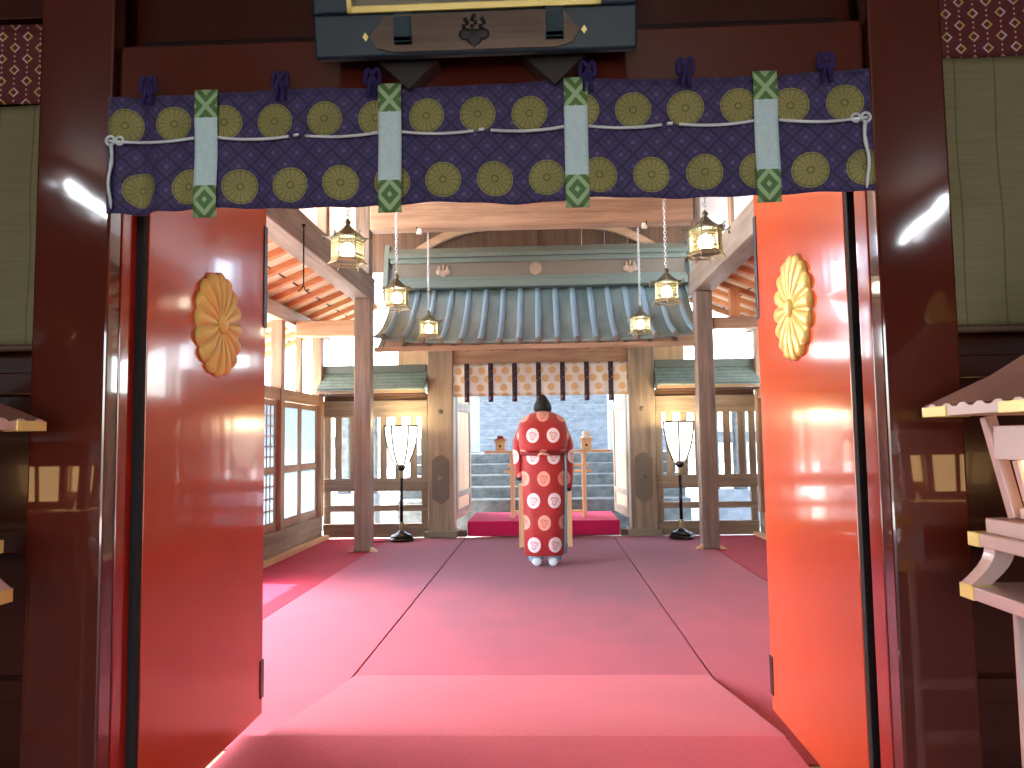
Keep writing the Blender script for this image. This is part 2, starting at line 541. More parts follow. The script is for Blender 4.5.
# sliding paper screens in the aisle walls
def screen(y0, y1, xo, sx, grid, label):
    t = thing('sliding_screen', label, 'screen', (xo + sx * .05, (y0 + y1) / 2, .30), 0, 'sliding screens')
    w = (y1 - y0) / 2; h = 1.43
    for s in (-1, 1): obj('stile', MB().box((-.018, s * w, 0), (.018, s * (w - .05), h), .003), hinoki('z'), t)
    for z0, z1 in ((0, .10), (.62, .70), (h - .06, h)): obj('rail', MB().box((-.018, -w + .05, z0), (.018, w - .05, z1), .003), hinoki('y'), t)
    for z0, z1 in ((.10, .62), (.70, h - .06)):
        pn = obj('pane', MB().box((-.002, -w + .05, z0), (.002, w - .05, z1)), PAPER, t)
        if grid:
            mb = MB()
            nz = max(3, int((z1 - z0) / .11)); ny = max(3, int((2 * w - .1) / .11))
            for i in range(1, nz): mb.box((-.012, -w + .05, z0 + (z1 - z0) * i / nz - .007), (.012, w - .05, z0 + (z1 - z0) * i / nz + .007))
            for i in range(1, ny): mb.box((-.011, -w + .05 + (2 * w - .1) * i / ny - .007, z0), (.011, -w + .05 + (2 * w - .1) * i / ny + .007, z1))
            obj('lattice', mb, hinoki('y'), pn)
wn = 0
for i in range(3, 5):
    ya, yb = STUDS[i] + .06, STUDS[i + 1] - .06
    ym = (ya + yb) / 2
    for k, (a, b) in enumerate(((ya, ym - .002), (ym + .002, yb))):
        lab = {(4, 0): 'plain white-paned sliding screen next to the lattice screens by the left wall corner',
               (4, 1): 'plain white-paned sliding screen touching the corner with the slatted fence',
               (3, 1): 'fine lattice paper screen just past the edge of the red gold-crested door'}.get((i, k))
        if lab: screen(a, b, -2.83, -1, i < 4, lab)
        else:
            wn += 1
            w = struct('window_%d' % wn, MB().box((-2.90, a, .30), (-2.86, a + .05, 1.74)).box((-2.90, b - .05, .30), (-2.86, b, 1.74)).box((-2.90, a, .92), (-2.86, b, .99)).box((-2.90, a, .30), (-2.86, b, .40)), hinoki('z'))
            obj('pane', MB().box((-2.882, a + .05, .40), (-2.878, b - .05, 1.74)), PAPER, w)
            mb = MB()
            for q in range(1, 12): mb.box((-2.89, a + .05, .40 + q * .11 - .007), (-2.87, b - .05, .40 + q * .11 + .007))
            for q in range(1, 6): mb.box((-2.889, a + (b - a) * q / 6 - .007, .40), (-2.871, a + (b - a) * q / 6 + .007, 1.74))
            obj('lattice', mb, hinoki('y'), w)
mb = MB()
for y in [2.16 + .2 * k for k in range(39)]: mb.box((2.86, y, .30), (2.89, y + .197, 1.74), .003)
for y in [2.16 + .2 * k for k in range(31)]: mb.box((2.86, y, 1.872), (2.89, y + .197, 2.628), .003)
obj('boarding', mb, weathered('z'), bpy.data.objects['wall_right'])
# aisle roofs: sloping sheathing with rafters and battens
for nm, sx in (('ceiling_left', -1), ('ceiling_right', 1)):
    xi, xe = (-2.16 if sx < 0 else 2.08), 3.75 * sx
    zi, ze = 3.13, 2.47
    mb = MB().prism([(xi, 2.1, zi), (xe, 2.1, ze), (xe, 2.1, ze + .03), (xi, 2.1, zi + .03)], (0, 8.5, 0))
    c = struct(nm, mb, wood('sheathing', rgb(212, 190, 160), rgb(240, 224, 198), 'x'))
    y = 2.32
    while y < 10.5:
        obj('rafter', MB().bar((xi + sx * .0, y, zi - .030), (xe, y, ze - .030), .085, .060, .004), rafterwood('x'), c)
        y += .42
    mb = MB()
    for k in range(1, 4):
        f = k / 4; mb.bar((xi + (xe - xi) * f, 2.1, zi + (ze - zi) * f - .004), (xi + (xe - xi) * f, 10.58, zi + (ze - zi) * f - .004), .018, .010)
    obj('batten', mb, darkwood('y'), c)

# long side beams, clerestory above them, hall roof
for sx, lab in ((-1, 'long heavy timber beam above the aisle with the orange rafters'), (1, 'long heavy timber beam above the aisle at the bright orange door')):
    xc = -2.03 if sx < 0 else 1.95
    tag(obj('side_beam', MB().box((xc - .11, 2.1, 2.93), (xc + .11, 9.1, 3.21), .012), agedwood('y')), lab, 'beam', None, 'thing')
    for y in (3.1, 4.5, 5.9, 7.3):
        tag(obj('clerestory_stud', MB().box((xc - .05, y - .06, 3.21), (xc + .05, y + .06, 4.15), .006), hinoki('z')),
            ('short upright timber stud standing on the long beam over the orange rafters' if sx < 0 else 'short upright timber stud standing on the long beam over the orange door'),
            'stud', 'clerestory studs on the left beam' if sx < 0 else 'clerestory studs on the right beam')
    tag(obj('eaves_plate', MB().box((xc - .09, 2.1, 4.15), (xc + .09, 9.1, 4.398), .01), hinoki('y')),
        'timber plate under the high ceiling, ' + ('on the side of the orange rafters' if sx < 0 else 'on the side of the orange door'), 'beam', None, 'thing')
struct('ceiling', MB().box((-3.6, 2.1, 4.40), (3.6, 11.1, 4.48)), hinoki('x'))
w = bpy.data.objects['wall_right']
obj('plaster_panel', MB().box((1.93, 2.12, 3.212), (1.95, 8.76, 4.148)), plain('white_plaster', rgb(214, 216, 226), .8), w)
POSTY = 8.87
for xc, lab in ((-2.0, 'tall square timber post standing on the carpet beside the paper screens'), (1.94, 'tall square timber post standing next to the bright orange door')):
    t = thing('wooden_post', lab, 'post', (xc, POSTY, 0), 0, 'hall posts')
    obj('shaft', MB().box((-.095, -.095, .012), (.095, .095, 2.928), .010), agedwood('z'), t)
    obj('upper_shaft', MB().box((-.085, -.085, 3.212), (.085, .085, 4.149), .010), agedwood('z'), t)
    for s in (-1, 1): obj('foot_block', MB().prism([(s * .096, -.11, .012), (s * .17, -.11, .012), (s * .096, -.11, .06)], (0, .10, 0)), paletimber('x'), t)
xc = -.03
tag(obj('cross_beam', MB().box((-1.91, POSTY - .10, 3.735), (1.85, POSTY + .10, 4.03), .015), hinoki('x')), 'broad horizontal timber beam across the hall just under the purple curtain', 'beam', None, 'thing')
tag(obj('tie_beam', MB().box((-2.79, POSTY - .07, 2.50), (-2.095, POSTY + .07, 2.68), .01), paletimber('x')), 'short pale tie beam joining the left post to the screen wall', 'beam', None, 'thing')
tag(obj('tie_beam', MB().box((2.04, POSTY - .07, 2.50), (2.775, POSTY + .07, 2.625), .01), hinoki('x')), 'short brown tie beam beside the post at the bright orange door', 'beam', None, 'thing')
tag(obj('struck_post', MB().box((2.25, POSTY - .05, 2.627), (2.36, POSTY + .05, 2.95), .006), rafterwood('z')), 'stubby upright timber on the tie beam by the orange door', 'post')
COL.objects['struck_post'].name = 'strut_post'

# plank gable at the back under the hall roof
mb = MB()
x = -2.5
i = 0
while x < 2.4:
    mb.box((x, 10.86, 3.70), (x + .158, 10.90, 4.40)); x += (.166 if i in (19, 21, 23, 24) else .1585); i += 1
w = struct('wall_back', mb, darkwood('z'))
for sx in (-1, 1):
    pts = [Vector((sx * (1.98 - 1.3 * t), 10.78, 3.72 + .58 * (1 - (1 - t) ** 2))) for t in [k / 8 for k in range(9)]]
    mb = MB()
    for a, b in zip(pts[:-1], pts[1:]): mb.bar(a, b + (b - a) * .05, .08, .10)
    obj('curved_brace', mb, hinoki('x'), w)
obj('king_post', MB().box((-.10, 10.78, 3.80), (.04, 10.86, 4.40), .005), darkwood('z'), w)

# ------------------------------------------------------------------ DOORWAY (columns, lintel, doors)
for xa, xb, lab in ((-1.195, -1.0, 'dark red lacquered column with the gold-crested door beside it'), (.92, 1.10, 'dark red lacquered column beside the bright orange door')):
    t = thing('red_column', lab, 'column', ((xa + xb) / 2, 1.94, .195), 0, 'doorway columns', 'thing')
    w = (xb - xa) / 2
    obj('shaft', MB().box((-w, -.06, 0), (w, -.002, 3.2), .006), COLRED, t)
    s = 1 if xa < 0 else -1
    obj('inner_jamb', MB().box((s * w - s * .05, .002, .02), (s * w, .075, 2.1), .003), RED, t)
tag(obj('lintel_beam', MB().box((-.995, 1.90, 2.125), (.915, 2.02, 2.296), .008), COLRED), 'dark red lacquered beam above the purple curtain', 'beam', None, 'thing')
mb = MB().box((-.995, 1.985, 2.297), (.915, 2.028, 2.9))
struct('trim_4', mb, DARKRED)
tag(obj('black_rail', MB().box((-.95, 1.94, 2.297), (.87, 1.98, 2.325), .002), BLACKL), 'thin black rail lying on top of the red beam', 'rail')
for sx, lab in ((-1, ''), (1, '')):
    pass
def crest(rad, sgn):
    """sixteen-petalled chrysanthemum, raised from the door face"""
    mb = MB()
    n = 128; rings = []
    for (rr, hh) in ((1.0, 0.0), (1.0, .010), (.93, .020), (.62, .026), (.3, .022), (.16, .016)):
        ring = []
        for j in range(n):
            a = 2 * PI * j / n
            p = abs(math.cos(a * 8))                      # 16 petals
            q = p ** .55
            r = rad * rr * (.90 + .10 * q)
            ring.append((sgn * hh * (.35 + .65 * q), r * math.cos(a), r * math.sin(a)))
        rings.append(ring)
    mb.loft(rings)
    return mb
for nm, xf, sgn, y0, y1, cz, lab, M_ in (('door_1', -.98, 1, 2.04, 2.93, 1.647, 'open red lacquered door leaf with a clear gold chrysanthemum crest', DOORRED),
                                    ('door_2', .925, -1, 2.10, 2.97, 1.67, 'open bright orange lacquered door leaf with a glaring crest', DOORRED)):
    d = struct(nm, MB().box((xf, y0, .24), (xf - sgn * .05, y1, 2.2), .004), M_)
    d['label'] = lab; d['category'] = 'door'
    cy = 2.49 if sgn > 0 else 2.535
    c = obj('chrysanthemum_crest', crest(.175, sgn), GOLD, d, 'all', (xf, cy, cz))
    c['label'] = 'gold sixteen-petal chrysanthemum crest'
    b = MB().lathe([(.001, 0), (.032, 0), (.030, .012), (.020, .020), (.001, .022)], 20)
    bmesh.ops.transform(b.bm, matrix=Matrix.Rotation(sgn * PI / 2, 4, 'Y'), verts=b.bm.verts)
    bmesh.ops.translate(b.bm, vec=(sgn * .010, 0, 0), verts=b.bm.verts)
    obj('crest_centre', b, GOLD, c, 'all')
    for z0, z1 in ((.30, .44), (1.70, 2.1)):
        obj('edge_fitting', MB().box((xf + sgn * .004, y1 - .03, z0), (xf - sgn * .054, y1 + .006, z1), .002), BLACKL, d)
    obj('hinge_gap_shade', MB().box((xf - sgn * .001, y0 - .025, .24), (xf - sgn * .06, y0 - .001, 2.2), .002), plain('hinge_shade_dark', rgb(22, 18, 18), .85), d)  # near-black strip: shadow of the hinge gap painted on the door edge

# ------------------------------------------------------------------ PURPLE CURTAIN OVER THE DOORWAY
t = thing('brocade_curtain', 'purple brocade valance with gold chrysanthemum discs hung across the doorway', 'curtain', (0, 1.86, 0))
def wave(x):
    e = math.exp(-((x + .88) / .10) ** 2)
    return .006 * math.sin(x * 19 + .5) + .004 * math.sin(x * 47) + e * .012 * math.sin(x * 60)
def fcl(u, v):
    x = -.998 + 1.905 * u
    zt = 2.140 + .004 * math.sin(x * 9); zb = 1.838 - .004 * math.sin(x * 13 + 1)
    return (x, wave(x) * (1.2 - v * .7), zb + (zt - zb) * v)
solid(obj('cloth', MB().grid(fcl, 150, 14), NOREN, t, 'all'), .003)
RX = (-.737, -.272, .190, .652)
for rx in RX:
    def fr(u, v, rx=rx):
        x = -.029 + .058 * u
        return (x, -.014 - .003 * math.sin(v * 9), 1.815 + (2.142 - 1.815) * v)
    o = solid(obj('ribbon', MB().grid(fr, 6, 24), RIBBON, t, 'all'), .003); o.location = (rx, 0, 0)
    o['label'] = 'pale ribbon with green lozenge ends'
mb = MB()
ends = [-.985] + [a for rx in RX for a in (rx - .03, rx + .03)] + [.893]
for a, b in zip(ends[::2], ends[1::2]):
    mid = (a + b) / 2
    segs = [(a, b)] if b - a < .3 else [(a, mid - .022), (mid - .009, mid + .004), (mid + .020, b)]
    for p, q in segs:
        pts = []
        for k in range(9):
            x = p + (q - p) * k / 8; s = (x - a) / (b - a)
            pts.append((x, -.016, 2.018 - .008 * (math.sin(PI * s) if b - a < .3 else abs(math.sin(2 * PI * s)) ** .8)))
        mb.tube(pts, .0038, 6)
obj('cord', mb, WHITE, t, 'all')
for x in (-.985, .893):
    s = 1 if x < 0 else -1
    mb = MB()
    mb.torus((x + s * .004, -.017, 2.018), .011, .0036, Matrix.Rotation(PI / 2, 3, 'X'))
    mb.torus((x + s * .028, -.017, 2.017), .010, .0034, Matrix.Rotation(PI / 2, 3, 'X'))
    pts = [(x + s * (.006 + .004 * math.sin(k * .8)), -.018, 2.008 - .165 * k / 10) for k in range(11)]
    mb.tube(pts, [.005, .005, .0042, .0055, .004, .004, .004, .004, .004, .0045, .002], 7)
    obj('cord_end', mb, WHITE, t, 'all')
for bx in (-.886, -.548, -.315, .221, .460, .800):
    mb = MB()
    mb.ball((0, 0, 0), .011, (1, .8, .9), 10)
    for s in (-1, 1):
        pts = [(s * .03 * math.sin(PI * k / 8) * (.55 + .45 * k / 8) * .8, -.004, .004 + .020 * math.sin(2 * PI * k / 8) + .008) for k in range(9)]
        mb.tube(pts, .0055, 6)
        mb.tube([(s * .003, -.006, -.004), (s * .008, -.010, -.022), (s * .010, -.009, -.044)], [.0055, .006, .004], 6)
    o = obj('bow', mb, PURPLE, t, 'all', (bx, -.012, 2.150))

# ------------------------------------------------------------------ PLAQUE ABOVE
T_ = thing('hanging_plaque', 'dark framed plaque hanging above the purple curtain', 'plaque', (-.052, 1.80, 2.184))
T_.rotation_euler = (R(14), 0, 0)
HW, HH = .388, .52
mb = MB()
mb.box((-HW, -.02, 0), (HW, .02, .10), .006); mb.box((-HW, -.02, HH - .1), (HW, .02, HH), .006)
mb.box((-HW, -.02, .10), (-HW + .09, .02, HH - .1), .006); mb.box((HW - .09, -.02, .10), (HW, .02, HH - .1), .006)
obj('frame', mb, NAVY, T_)
mb = MB()
pts = [(-.235, .018), (-.20, .008), (.20, .008), (.235, .018), (.252, .045), (.235, .062), (.215, .088), (.16, .092), (-.16, .092), (-.215, .088), (-.235, .062), (-.252, .045)]
mb.prism([(x, -.0215, z) for x, z in pts], (0, -.006, 0))
fp = obj('carved_panel', mb, PLAQUEWOOD, T_)
mb = MB()                                                       # leaf-and-flower crest
for cx, cz, a, b in ((0, .035, .020, .019), (-.019, .042, .018, .014), (.019, .042, .018, .014)): mb.ball((cx, -.0285, cz), 1, (a, .003, b), 16)
mb.prism([(-.014, -.0275, .028), (0, -.0275, .010), (.014, -.0275, .028)], (0, -.003, 0))
for cx, n in ((-.020, 2), (0, 3), (.020, 2)):
    for k in range(n + 1): mb.ball((cx + (.004 if k % 2 else -.004) * (k < n), -.0285, .060 + .0075 * k), 1, (.0052, .003, .0052), 8)
obj('paulownia_crest', mb, IRON, fp, True)
mb = MB()
zi = .098
for a, b in (((-HW + .085, -.030, zi), (HW - .085, -.012, zi + .016)), ((-HW + .085, -.030, HH - .1), (HW - .085, -.012, HH - .084)),
             ((-HW + .085, -.030, zi), (-HW + .098, -.012, HH - .085)), ((HW - .098, -.030, zi), (HW - .085, -.012, HH - .085))): mb.box(a, b, .002)
obj('gilt_border', mb, GOLD, T_)
obj('panel', MB().box((-HW + .09, -.004, .1), (HW - .09, .012, HH - .1)), lacquer('plaque_glaze', rgb(140, 130, 112), .08, .02, .6), T_)
mb = MB()
for s in (-1, 1):
    for cx, cz in ((s * .262, .045), ): mb.prism([(cx, -.0215, cz - .010), (cx + .007, -.0215, cz), (cx, -.0215, cz + .010), (cx - .007, -.0215, cz)], (0, -.003, 0))
obj('inlay_diamond', mb, GOLD, T_)
for px in (-.168, .195):
    t = thing('plaque_bracket', 'dark metal bracket hooked under the ' + ('half of the plaque towards the gold-crested door' if px < 0 else 'half of the plaque towards the orange door'), 'bracket', (px - .055, 1.84, 2.18), 0, 'plaque brackets')
    obj('hook', MB().box((-.021, -.088, .02), (.021, -.076, .098), .002).box((-.021, -.088, .02), (.021, .05, .034), .002), TEAL, t)
    obj('corbel', MB().prism([(-.075, 0, .018), (.075, 0, .018), (.0, 0, -.055)], (0, .055, 0)), plain('corbel_dark', rgb(48, 38, 36), .5), t)

# ------------------------------------------------------------------ BAMBOO BLINDS
for sx, lab in ((-1, 'olive bamboo blind with a red brocade band, by the column at the gold-crested door'), (1, 'olive bamboo blind with a red brocade band, by the column at the orange door')):
    xa = -1.20 if sx < 0 else 1.105
    t = thing('bamboo_blind', lab, 'blind', (xa + sx * .45, 1.955, 1.52), 0, 'bamboo blinds')
    def fb(u, v): return (-.45 + .90 * u, .004 * math.sin(v * 11 + u * 4) + .003 * math.sin(u * 17), (.69 if sx > 0 else .65) * v)
    solid(obj('reed_sheet', MB().grid(fb, 24, 30), BLIND, t, 'all'), .004)
    def fb2(u, v): return (-.45 + .90 * u, -.008 + .003 * math.sin(u * 14), (.69 if sx > 0 else .65) + .22 * v)
    solid(obj('brocade_band', MB().grid(fb2, 20, 6), BROCADE, t, 'all'), .004)
    obj('bottom_rod', MB().tube([(-.45, 0, -.008), (.45, 0, -.008)], .010, 8), darkwood('x'), t, 'all')

# ------------------------------------------------------------------ ROOFED LANTERNS ON LEGS
def roofed_lantern(loc, sx, lab):
    t = thing('roofed_lantern', lab, 'lantern', loc, 0, 'roofed floor lanterns')
    E_ = .34; ZE = 1.10; ZL = .735; ZU = .845                       # eave half width, eave height above the floor
    # pyramid roof, slightly concave
    mb = MB(); rings = []
    for f, z in ((1, 0), (.72, .060), (.45, .14), (.2, .225), (.06, .28)):
        rings.append([(E_ * f * a, E_ * f * b, ZE + .016 + z) for a, b in ((-1, -1), (0, -1), (1, -1), (1, 0), (1, 1), (0, 1), (-1, 1), (-1, 0))])
    mb.loft(rings)
    rf = obj('roof', mb, ROOFBROWN, t)
    # scalloped eave boards
    for k in range(4):
        M = Matrix.Rotation(k * PI / 2, 4, 'Z')
        pts = [(-E_, -E_, ZE - .006), (E_, -E_, ZE - .006)]
        n = 44
        pts += [(E_ - 2 * E_ * i / n, -E_, ZE + .012 + (.007 if i % 4 in (1, 2) else 0)) for i in range(n + 1)]
        obj('eave_board', MB().prism(pts, (0, .012, 0), M), PINKLAC, rf)
        mb = MB()
        for a, b in ((-E_ - .001, -E_ + .10), (-.05, .05), (E_ - .10, E_ + .001)): obj('gilt_fitting', MB().box((a, -E_ - .003, ZE - .008), (b, -E_ + .004, ZE + .014), .001, M), GOLD, rf)
    obj('finial', MB().lathe([(.03, .28 + ZE), (.045, .31 + ZE), (.03, .345 + ZE), (.006, .385 + ZE)], 16), GOLD, t, True)
    # tapered lamp box
    Wt, Wb, zt, zb = .25, .22, 1.09, .88
    def side_pt(u, z, M): 
        w = Wb + (Wt - Wb) * (z - zb) / (zt - zb)
        return M @ Vector((u * w, -w, z))
    for k in range(4):
        M = Matrix.Rotation(k * PI / 2, 4, 'Z')
        mb = MB().bar(side_pt(-1, zb, M), side_pt(-1, zt, M), .024, .024, .002)
        ps = obj('corner_post', mb, PINKLAC, t)
        mb = MB()
        a = [side_pt(-1, .78, M) for _ in (0,)]
        mb.bar(side_pt(-.97, zt - .055, M), side_pt(.97, zt - .055, M), .02, .07, .002)
        mb.bar(side_pt(-.86, zb + .012, M), side_pt(.86, zb + .012, M), .02, .022, .002)
        for u in (-.74, .74): mb.bar(side_pt(u, zb + .02, M), side_pt(u, zt - .09, M), .016, .018, .001)
        obj('panel_frame', mb, PINKLAC, t)
        mb = MB()
        for i in range(1, 5):
            u = -.70 + 1.4 * i / 5
            mb.bar(side_pt(u, zb + .02, M), side_pt(u, zt - .09, M), .009, .012)
        q = [side_pt(u * .97, z, M) for u, z in ((-.74, zb + .022), (.74, zb + .022), (.74, zt - .09), (-.74, zt - .09))]
        pane = obj('lit_pane', MB().prism(q, (M.to_3x3() @ Vector((0, .004, 0)))), LANTPANE, t)
        obj('pane_bars', mb, darkwood('z'), pane)
        # orange cloud ornament on the top rail
        mb = MB()
        for u, r in ((-.13, .011), (-.08, .008), (0, .010), (.08, .008), (.13, .011)):
            c = side_pt(u, zt - .053 + (.004 if abs(u) < .05 else -.002), M) + M.to_3x3() @ Vector((0, -.012, 0))
            mb.ball(c, r, (1, 1, .8), 8)
        obj('orange_ornament', mb, plain('orange_lacquer', rgb(232, 108, 30), .3), t, True)
    # stepped base with curved brackets
    obj('upper_ledge', MB().box((-.285, -.285, ZU - .027), (.285, .285, ZU), .003), PINKLAC, t)
    obj('box_sill', MB().box((-.262, -.262, ZU), (.262, .262, ZU + .032), .003), PINKLAC, t)
    for a in (-1, 1):
        for b in (-1, 1):
            pts = [Vector((a * (.245 + .035 * (1 - math.cos(PI / 2 * k / 6))), b * (.245 + .035 * (1 - math.cos(PI / 2 * k / 6))), ZU - .027 - (ZU - .027 - ZL) * k / 6)) for k in range(7)]
            mb = MB()
            mb.loft([[(p.x + u * .02, p.y + v * .02, p.z) for u, v in ((-1, -1), (1, -1), (1, 1), (-1, 1))] for p in pts])
            obj('curved_bracket', mb, PINKLAC, t)
            obj('leg', MB().box((a * .234, b * .234, 0), (a * .218, b * .218, ZL - .028), .003), PINKLAC, t)
    obj('inner_drum', MB().box((-.16, -.16, ZL), (.16, .16, ZU - .027)), BLACKL, t)
    obj('lower_ledge', MB().box((-.30, -.30, ZL - .028), (.30, .30, ZL), .003), PINKLAC, t)
    for a in (-1, 1):
        for b in (-1, 1):
            obj('gilt_corner', MB().box((a * .302, b * .302, ZL - .029), (a * .25, b * .25, ZL + .001), .001), GOLD, t)
            obj('gilt_corner', MB().box((a * .287, b * .287, ZU - .028), (a * .245, b * .245, ZU + .001), .001), GOLD, t)
    # cross rail between the legs
    obj('leg_rail', MB().box((-.205, -.222, .25), (.205, -.212, .28), .002).box((-.205, .212, .25), (.205, .222, .28), .002), PINKLAC, t)
roofed_lantern((1.29, 1.425, .196), 1, 'pale roofed wooden lantern with scalloped eaves standing in front of the orange door side column')
roofed_lantern((-1.415, 1.425, .196), -1, 'roofed wooden lantern whose gilt-tipped eave shows beside the column at the gold-crested door')

# ------------------------------------------------------------------ HANGING BRONZE LANTERNS
def hang_lantern():
    t = thing('hanging_lantern', '', 'lantern', (0, 0, 0), 0, 'hanging bronze lanterns')
    hexp = lambda r, z, rot=0: [(r * math.cos(rot + PI / 3 * k), r * math.sin(rot + PI / 3 * k), z) for k in range(6)]
    mb = MB()
    prof = [(.150, .070), (.118, .085), (.075, .112), (.035, .150), (.016, .170)]
    rings = []
    for r, z in prof:
        ring = []
        for k in range(12):
            a = PI / 6 * k; corner = k % 2 == 0
            rr = r if corner else r * .84
            ring.append((rr * math.cos(a), rr * math.sin(a), z + (.014 if corner and r > .14 else 0)))
        rings.append(ring)
    mb.loft(rings)
    rf = obj('roof', mb, BRONZE, t)
    for k in range(6):
        mb = MB()
        a = PI / 3 * k; c, s = math.cos(a), math.sin(a)
        mb.tube([(.148 * c, .148 * s, .084), (.165 * c, .165 * s, .088), (.172 * c, .172 * s, .100)], .005, 6)
        mb.ball((.163 * c, .163 * s, .066), .008, (1, 1, 1.5), 8)
        obj('curled_corner', mb, BRONZE, rf, True)
    obj('finial', MB().lathe([(.010, .165), (.020, .180), (.024, .192), (.012, .204), (.005, .216)], 12), BRONZE, t, True)
    mb = MB()                                          # hexagonal openwork cage
    for k in range(6):
        a0, a1 = PI / 3 * k, PI / 3 * (k + 1)
        p0 = Vector((math.cos(a0), math.sin(a0), 0)); p1 = Vector((math.cos(a1), math.sin(a1), 0))
        P = lambda u, z, r=.108: (p0 + (p1 - p0) * u) * r + Vector((0, 0, z))
        mb.tube([P(0, -.075), P(0, .078)], .006, 6)
        for z in (-.075, -.045, .05, .075): mb.tube([P(0, z), P(1, z)], .0042, 5)
        nrm = ((p0 + p1) / 2).normalized(); zz = Vector((0, 0, 1)); xx = (p1 - p0).normalized()
        Mx = Matrix((xx, zz, nrm)).transposed()
        for u, z, r in [(.17 + .165 * a + .08 * (b % 2), -.030 + .0165 * b, .0088) for b in range(5) for a in range(5 - b % 2)]:
            mb.torus(P(u, z), r, .0032, Mx, 8, 4)
        for u in (.2, .4, .6, .8): mb.torus(P(u, .063), .009, .003, Mx, 8, 4)
        for u in (.2, .4, .6, .8): mb.torus(P(u, -.060), .0095, .003, Mx, 8, 4)
    obj('openwork_cage', mb, BRASS, t, True)
    mb = MB()
    for r, z in ((.112, -.078), (.130, -.100)):
        pts = hexp(r, z); 
        for k in range(6): mb.tube([pts[k], pts[(k + 1) % 6]], .005, 5)
    for k in range(6):
        a = PI / 3 * k
        mb.tube([(.112 * math.cos(a), .112 * math.sin(a), -.078), (.134 * math.cos(a), .134 * math.sin(a), -.104), (.140 * math.cos(a), .140 * math.sin(a), -.125)], [.005, .005, .003], 6)
        for u in (.25, .5, .75):
            q0 = Vector(hexp(.118, -.084)[k]); q1 = Vector(hexp(.118, -.084)[(k + 1) % 6]); r0 = Vector(hexp(.128, -.098)[k]); r1 = Vector(hexp(.128, -.098)[(k + 1) % 6])
            mb.tube([q0.lerp(q1, u - .1), r0.lerp(r1, u), q0.lerp(q1, u + .1)], .003, 4)
    obj('flared_foot', mb, BRASS, t, True)
    obj('bottom_plate', MB().prism(hexp(.105, -.080), (0, 0, .006)), BRONZE, t)
    obj('bulb', MB().lathe([(.015, -.056), (.044, -.042), (.053, -.005), (.042, .030), (.012, .048)], 14), BULB, t, 'all')
    mb = MB(); z = .225; k = 0                         # chain of alternating links
    while z < 1.14:
        Mr = Matrix.Rotation(PI / 2, 3, 'X') if k % 2 == 0 else Matrix.Rotation(PI / 2, 3, 'Y') @ Matrix.Rotation(PI / 2, 3, 'Z')
        M3 = Matrix.Diagonal((1, 1, 1.55)) @ Mr
        mb.torus((0, 0, z), .012, .0036, M3, 10, 5); z += .028; k += 1
    obj('chain', mb, plain('bright_chain', rgb(196, 196, 200), .35, .7), t, True)
    return t
LL = hang_lantern()
names = [(-1.232, 5.15, 2.575, 'openwork bronze lantern lit from inside, nearest of those hung above the aisle of orange rafters'),
         (-1.212, 6.8, 2.55, 'lit bronze lantern on a bright chain, middle one of the row beside the left post'),
         (-1.23, 8.83, 2.565, 'smallest lit bronze lantern in front of the copper roof, farthest of the left row'),
         (1.205, 5.15, 2.57, 'openwork bronze lantern lit from inside, nearest of the row by the orange door'),
         (1.203, 6.8, 2.55, 'lit bronze lantern on a thin chain, middle one of the row by the right post'),
         (1.22, 8.83, 2.565, 'smallest lit bronze lantern in front of the copper roof, farthest of the right row')]
for i, (x, y, z, lab) in enumerate(names):
    o = LL if i == 0 else copy_tree(LL)
    o.location = (x, y, z); o['label'] = lab; o.rotation_euler = (0, 0, .22 + .31 * i)
for i, y in enumerate((5.15, 6.8)): struct('trim_%d' % (7 + i), MB().box((-1.91, y - .09, 3.74), (1.85, y + .09, 3.98), .012), hinoki('x'))  # cross beams for the nearer lantern chains, hidden behind the purple curtain
for x, lab in ((-1.33, 'small white hook block under the cross beam holding the left chain'), (1.29, 'small white hook block under the cross beam holding the right chain')):
    t = thing('hook_block', lab, 'hook', (x, 8.66, 3.675), 0, 'hook blocks')
    obj('block', MB().box((-.03, .1, .0), (.03, .16, .058), .004), WAX, t)
    obj('loop', MB().tube([(.0, .05 + .0, .055), (.0, -.05, .03), (0, -.06, -.02)], .006, 6), IRON, t)
tt = obj('hanging_hook', MB().tube([(0, 0, .51), (0, 0, 0), (.012, 0, -.03), (.03, 0, -.045), (.045, 0, -.03)], .006, 6).ball((0, 0, .515), .018, (1, 1, .8), 8).tube([(0, 0, 0.0), (-.02, 0, -.03), (-.045, 0, -.05)], .005, 6), IRON, None, True, (-1.90, 6.29, 2.57))
tag(tt, 'thin dark iron hook rod hanging from the long beam by the orange rafters', 'hook')

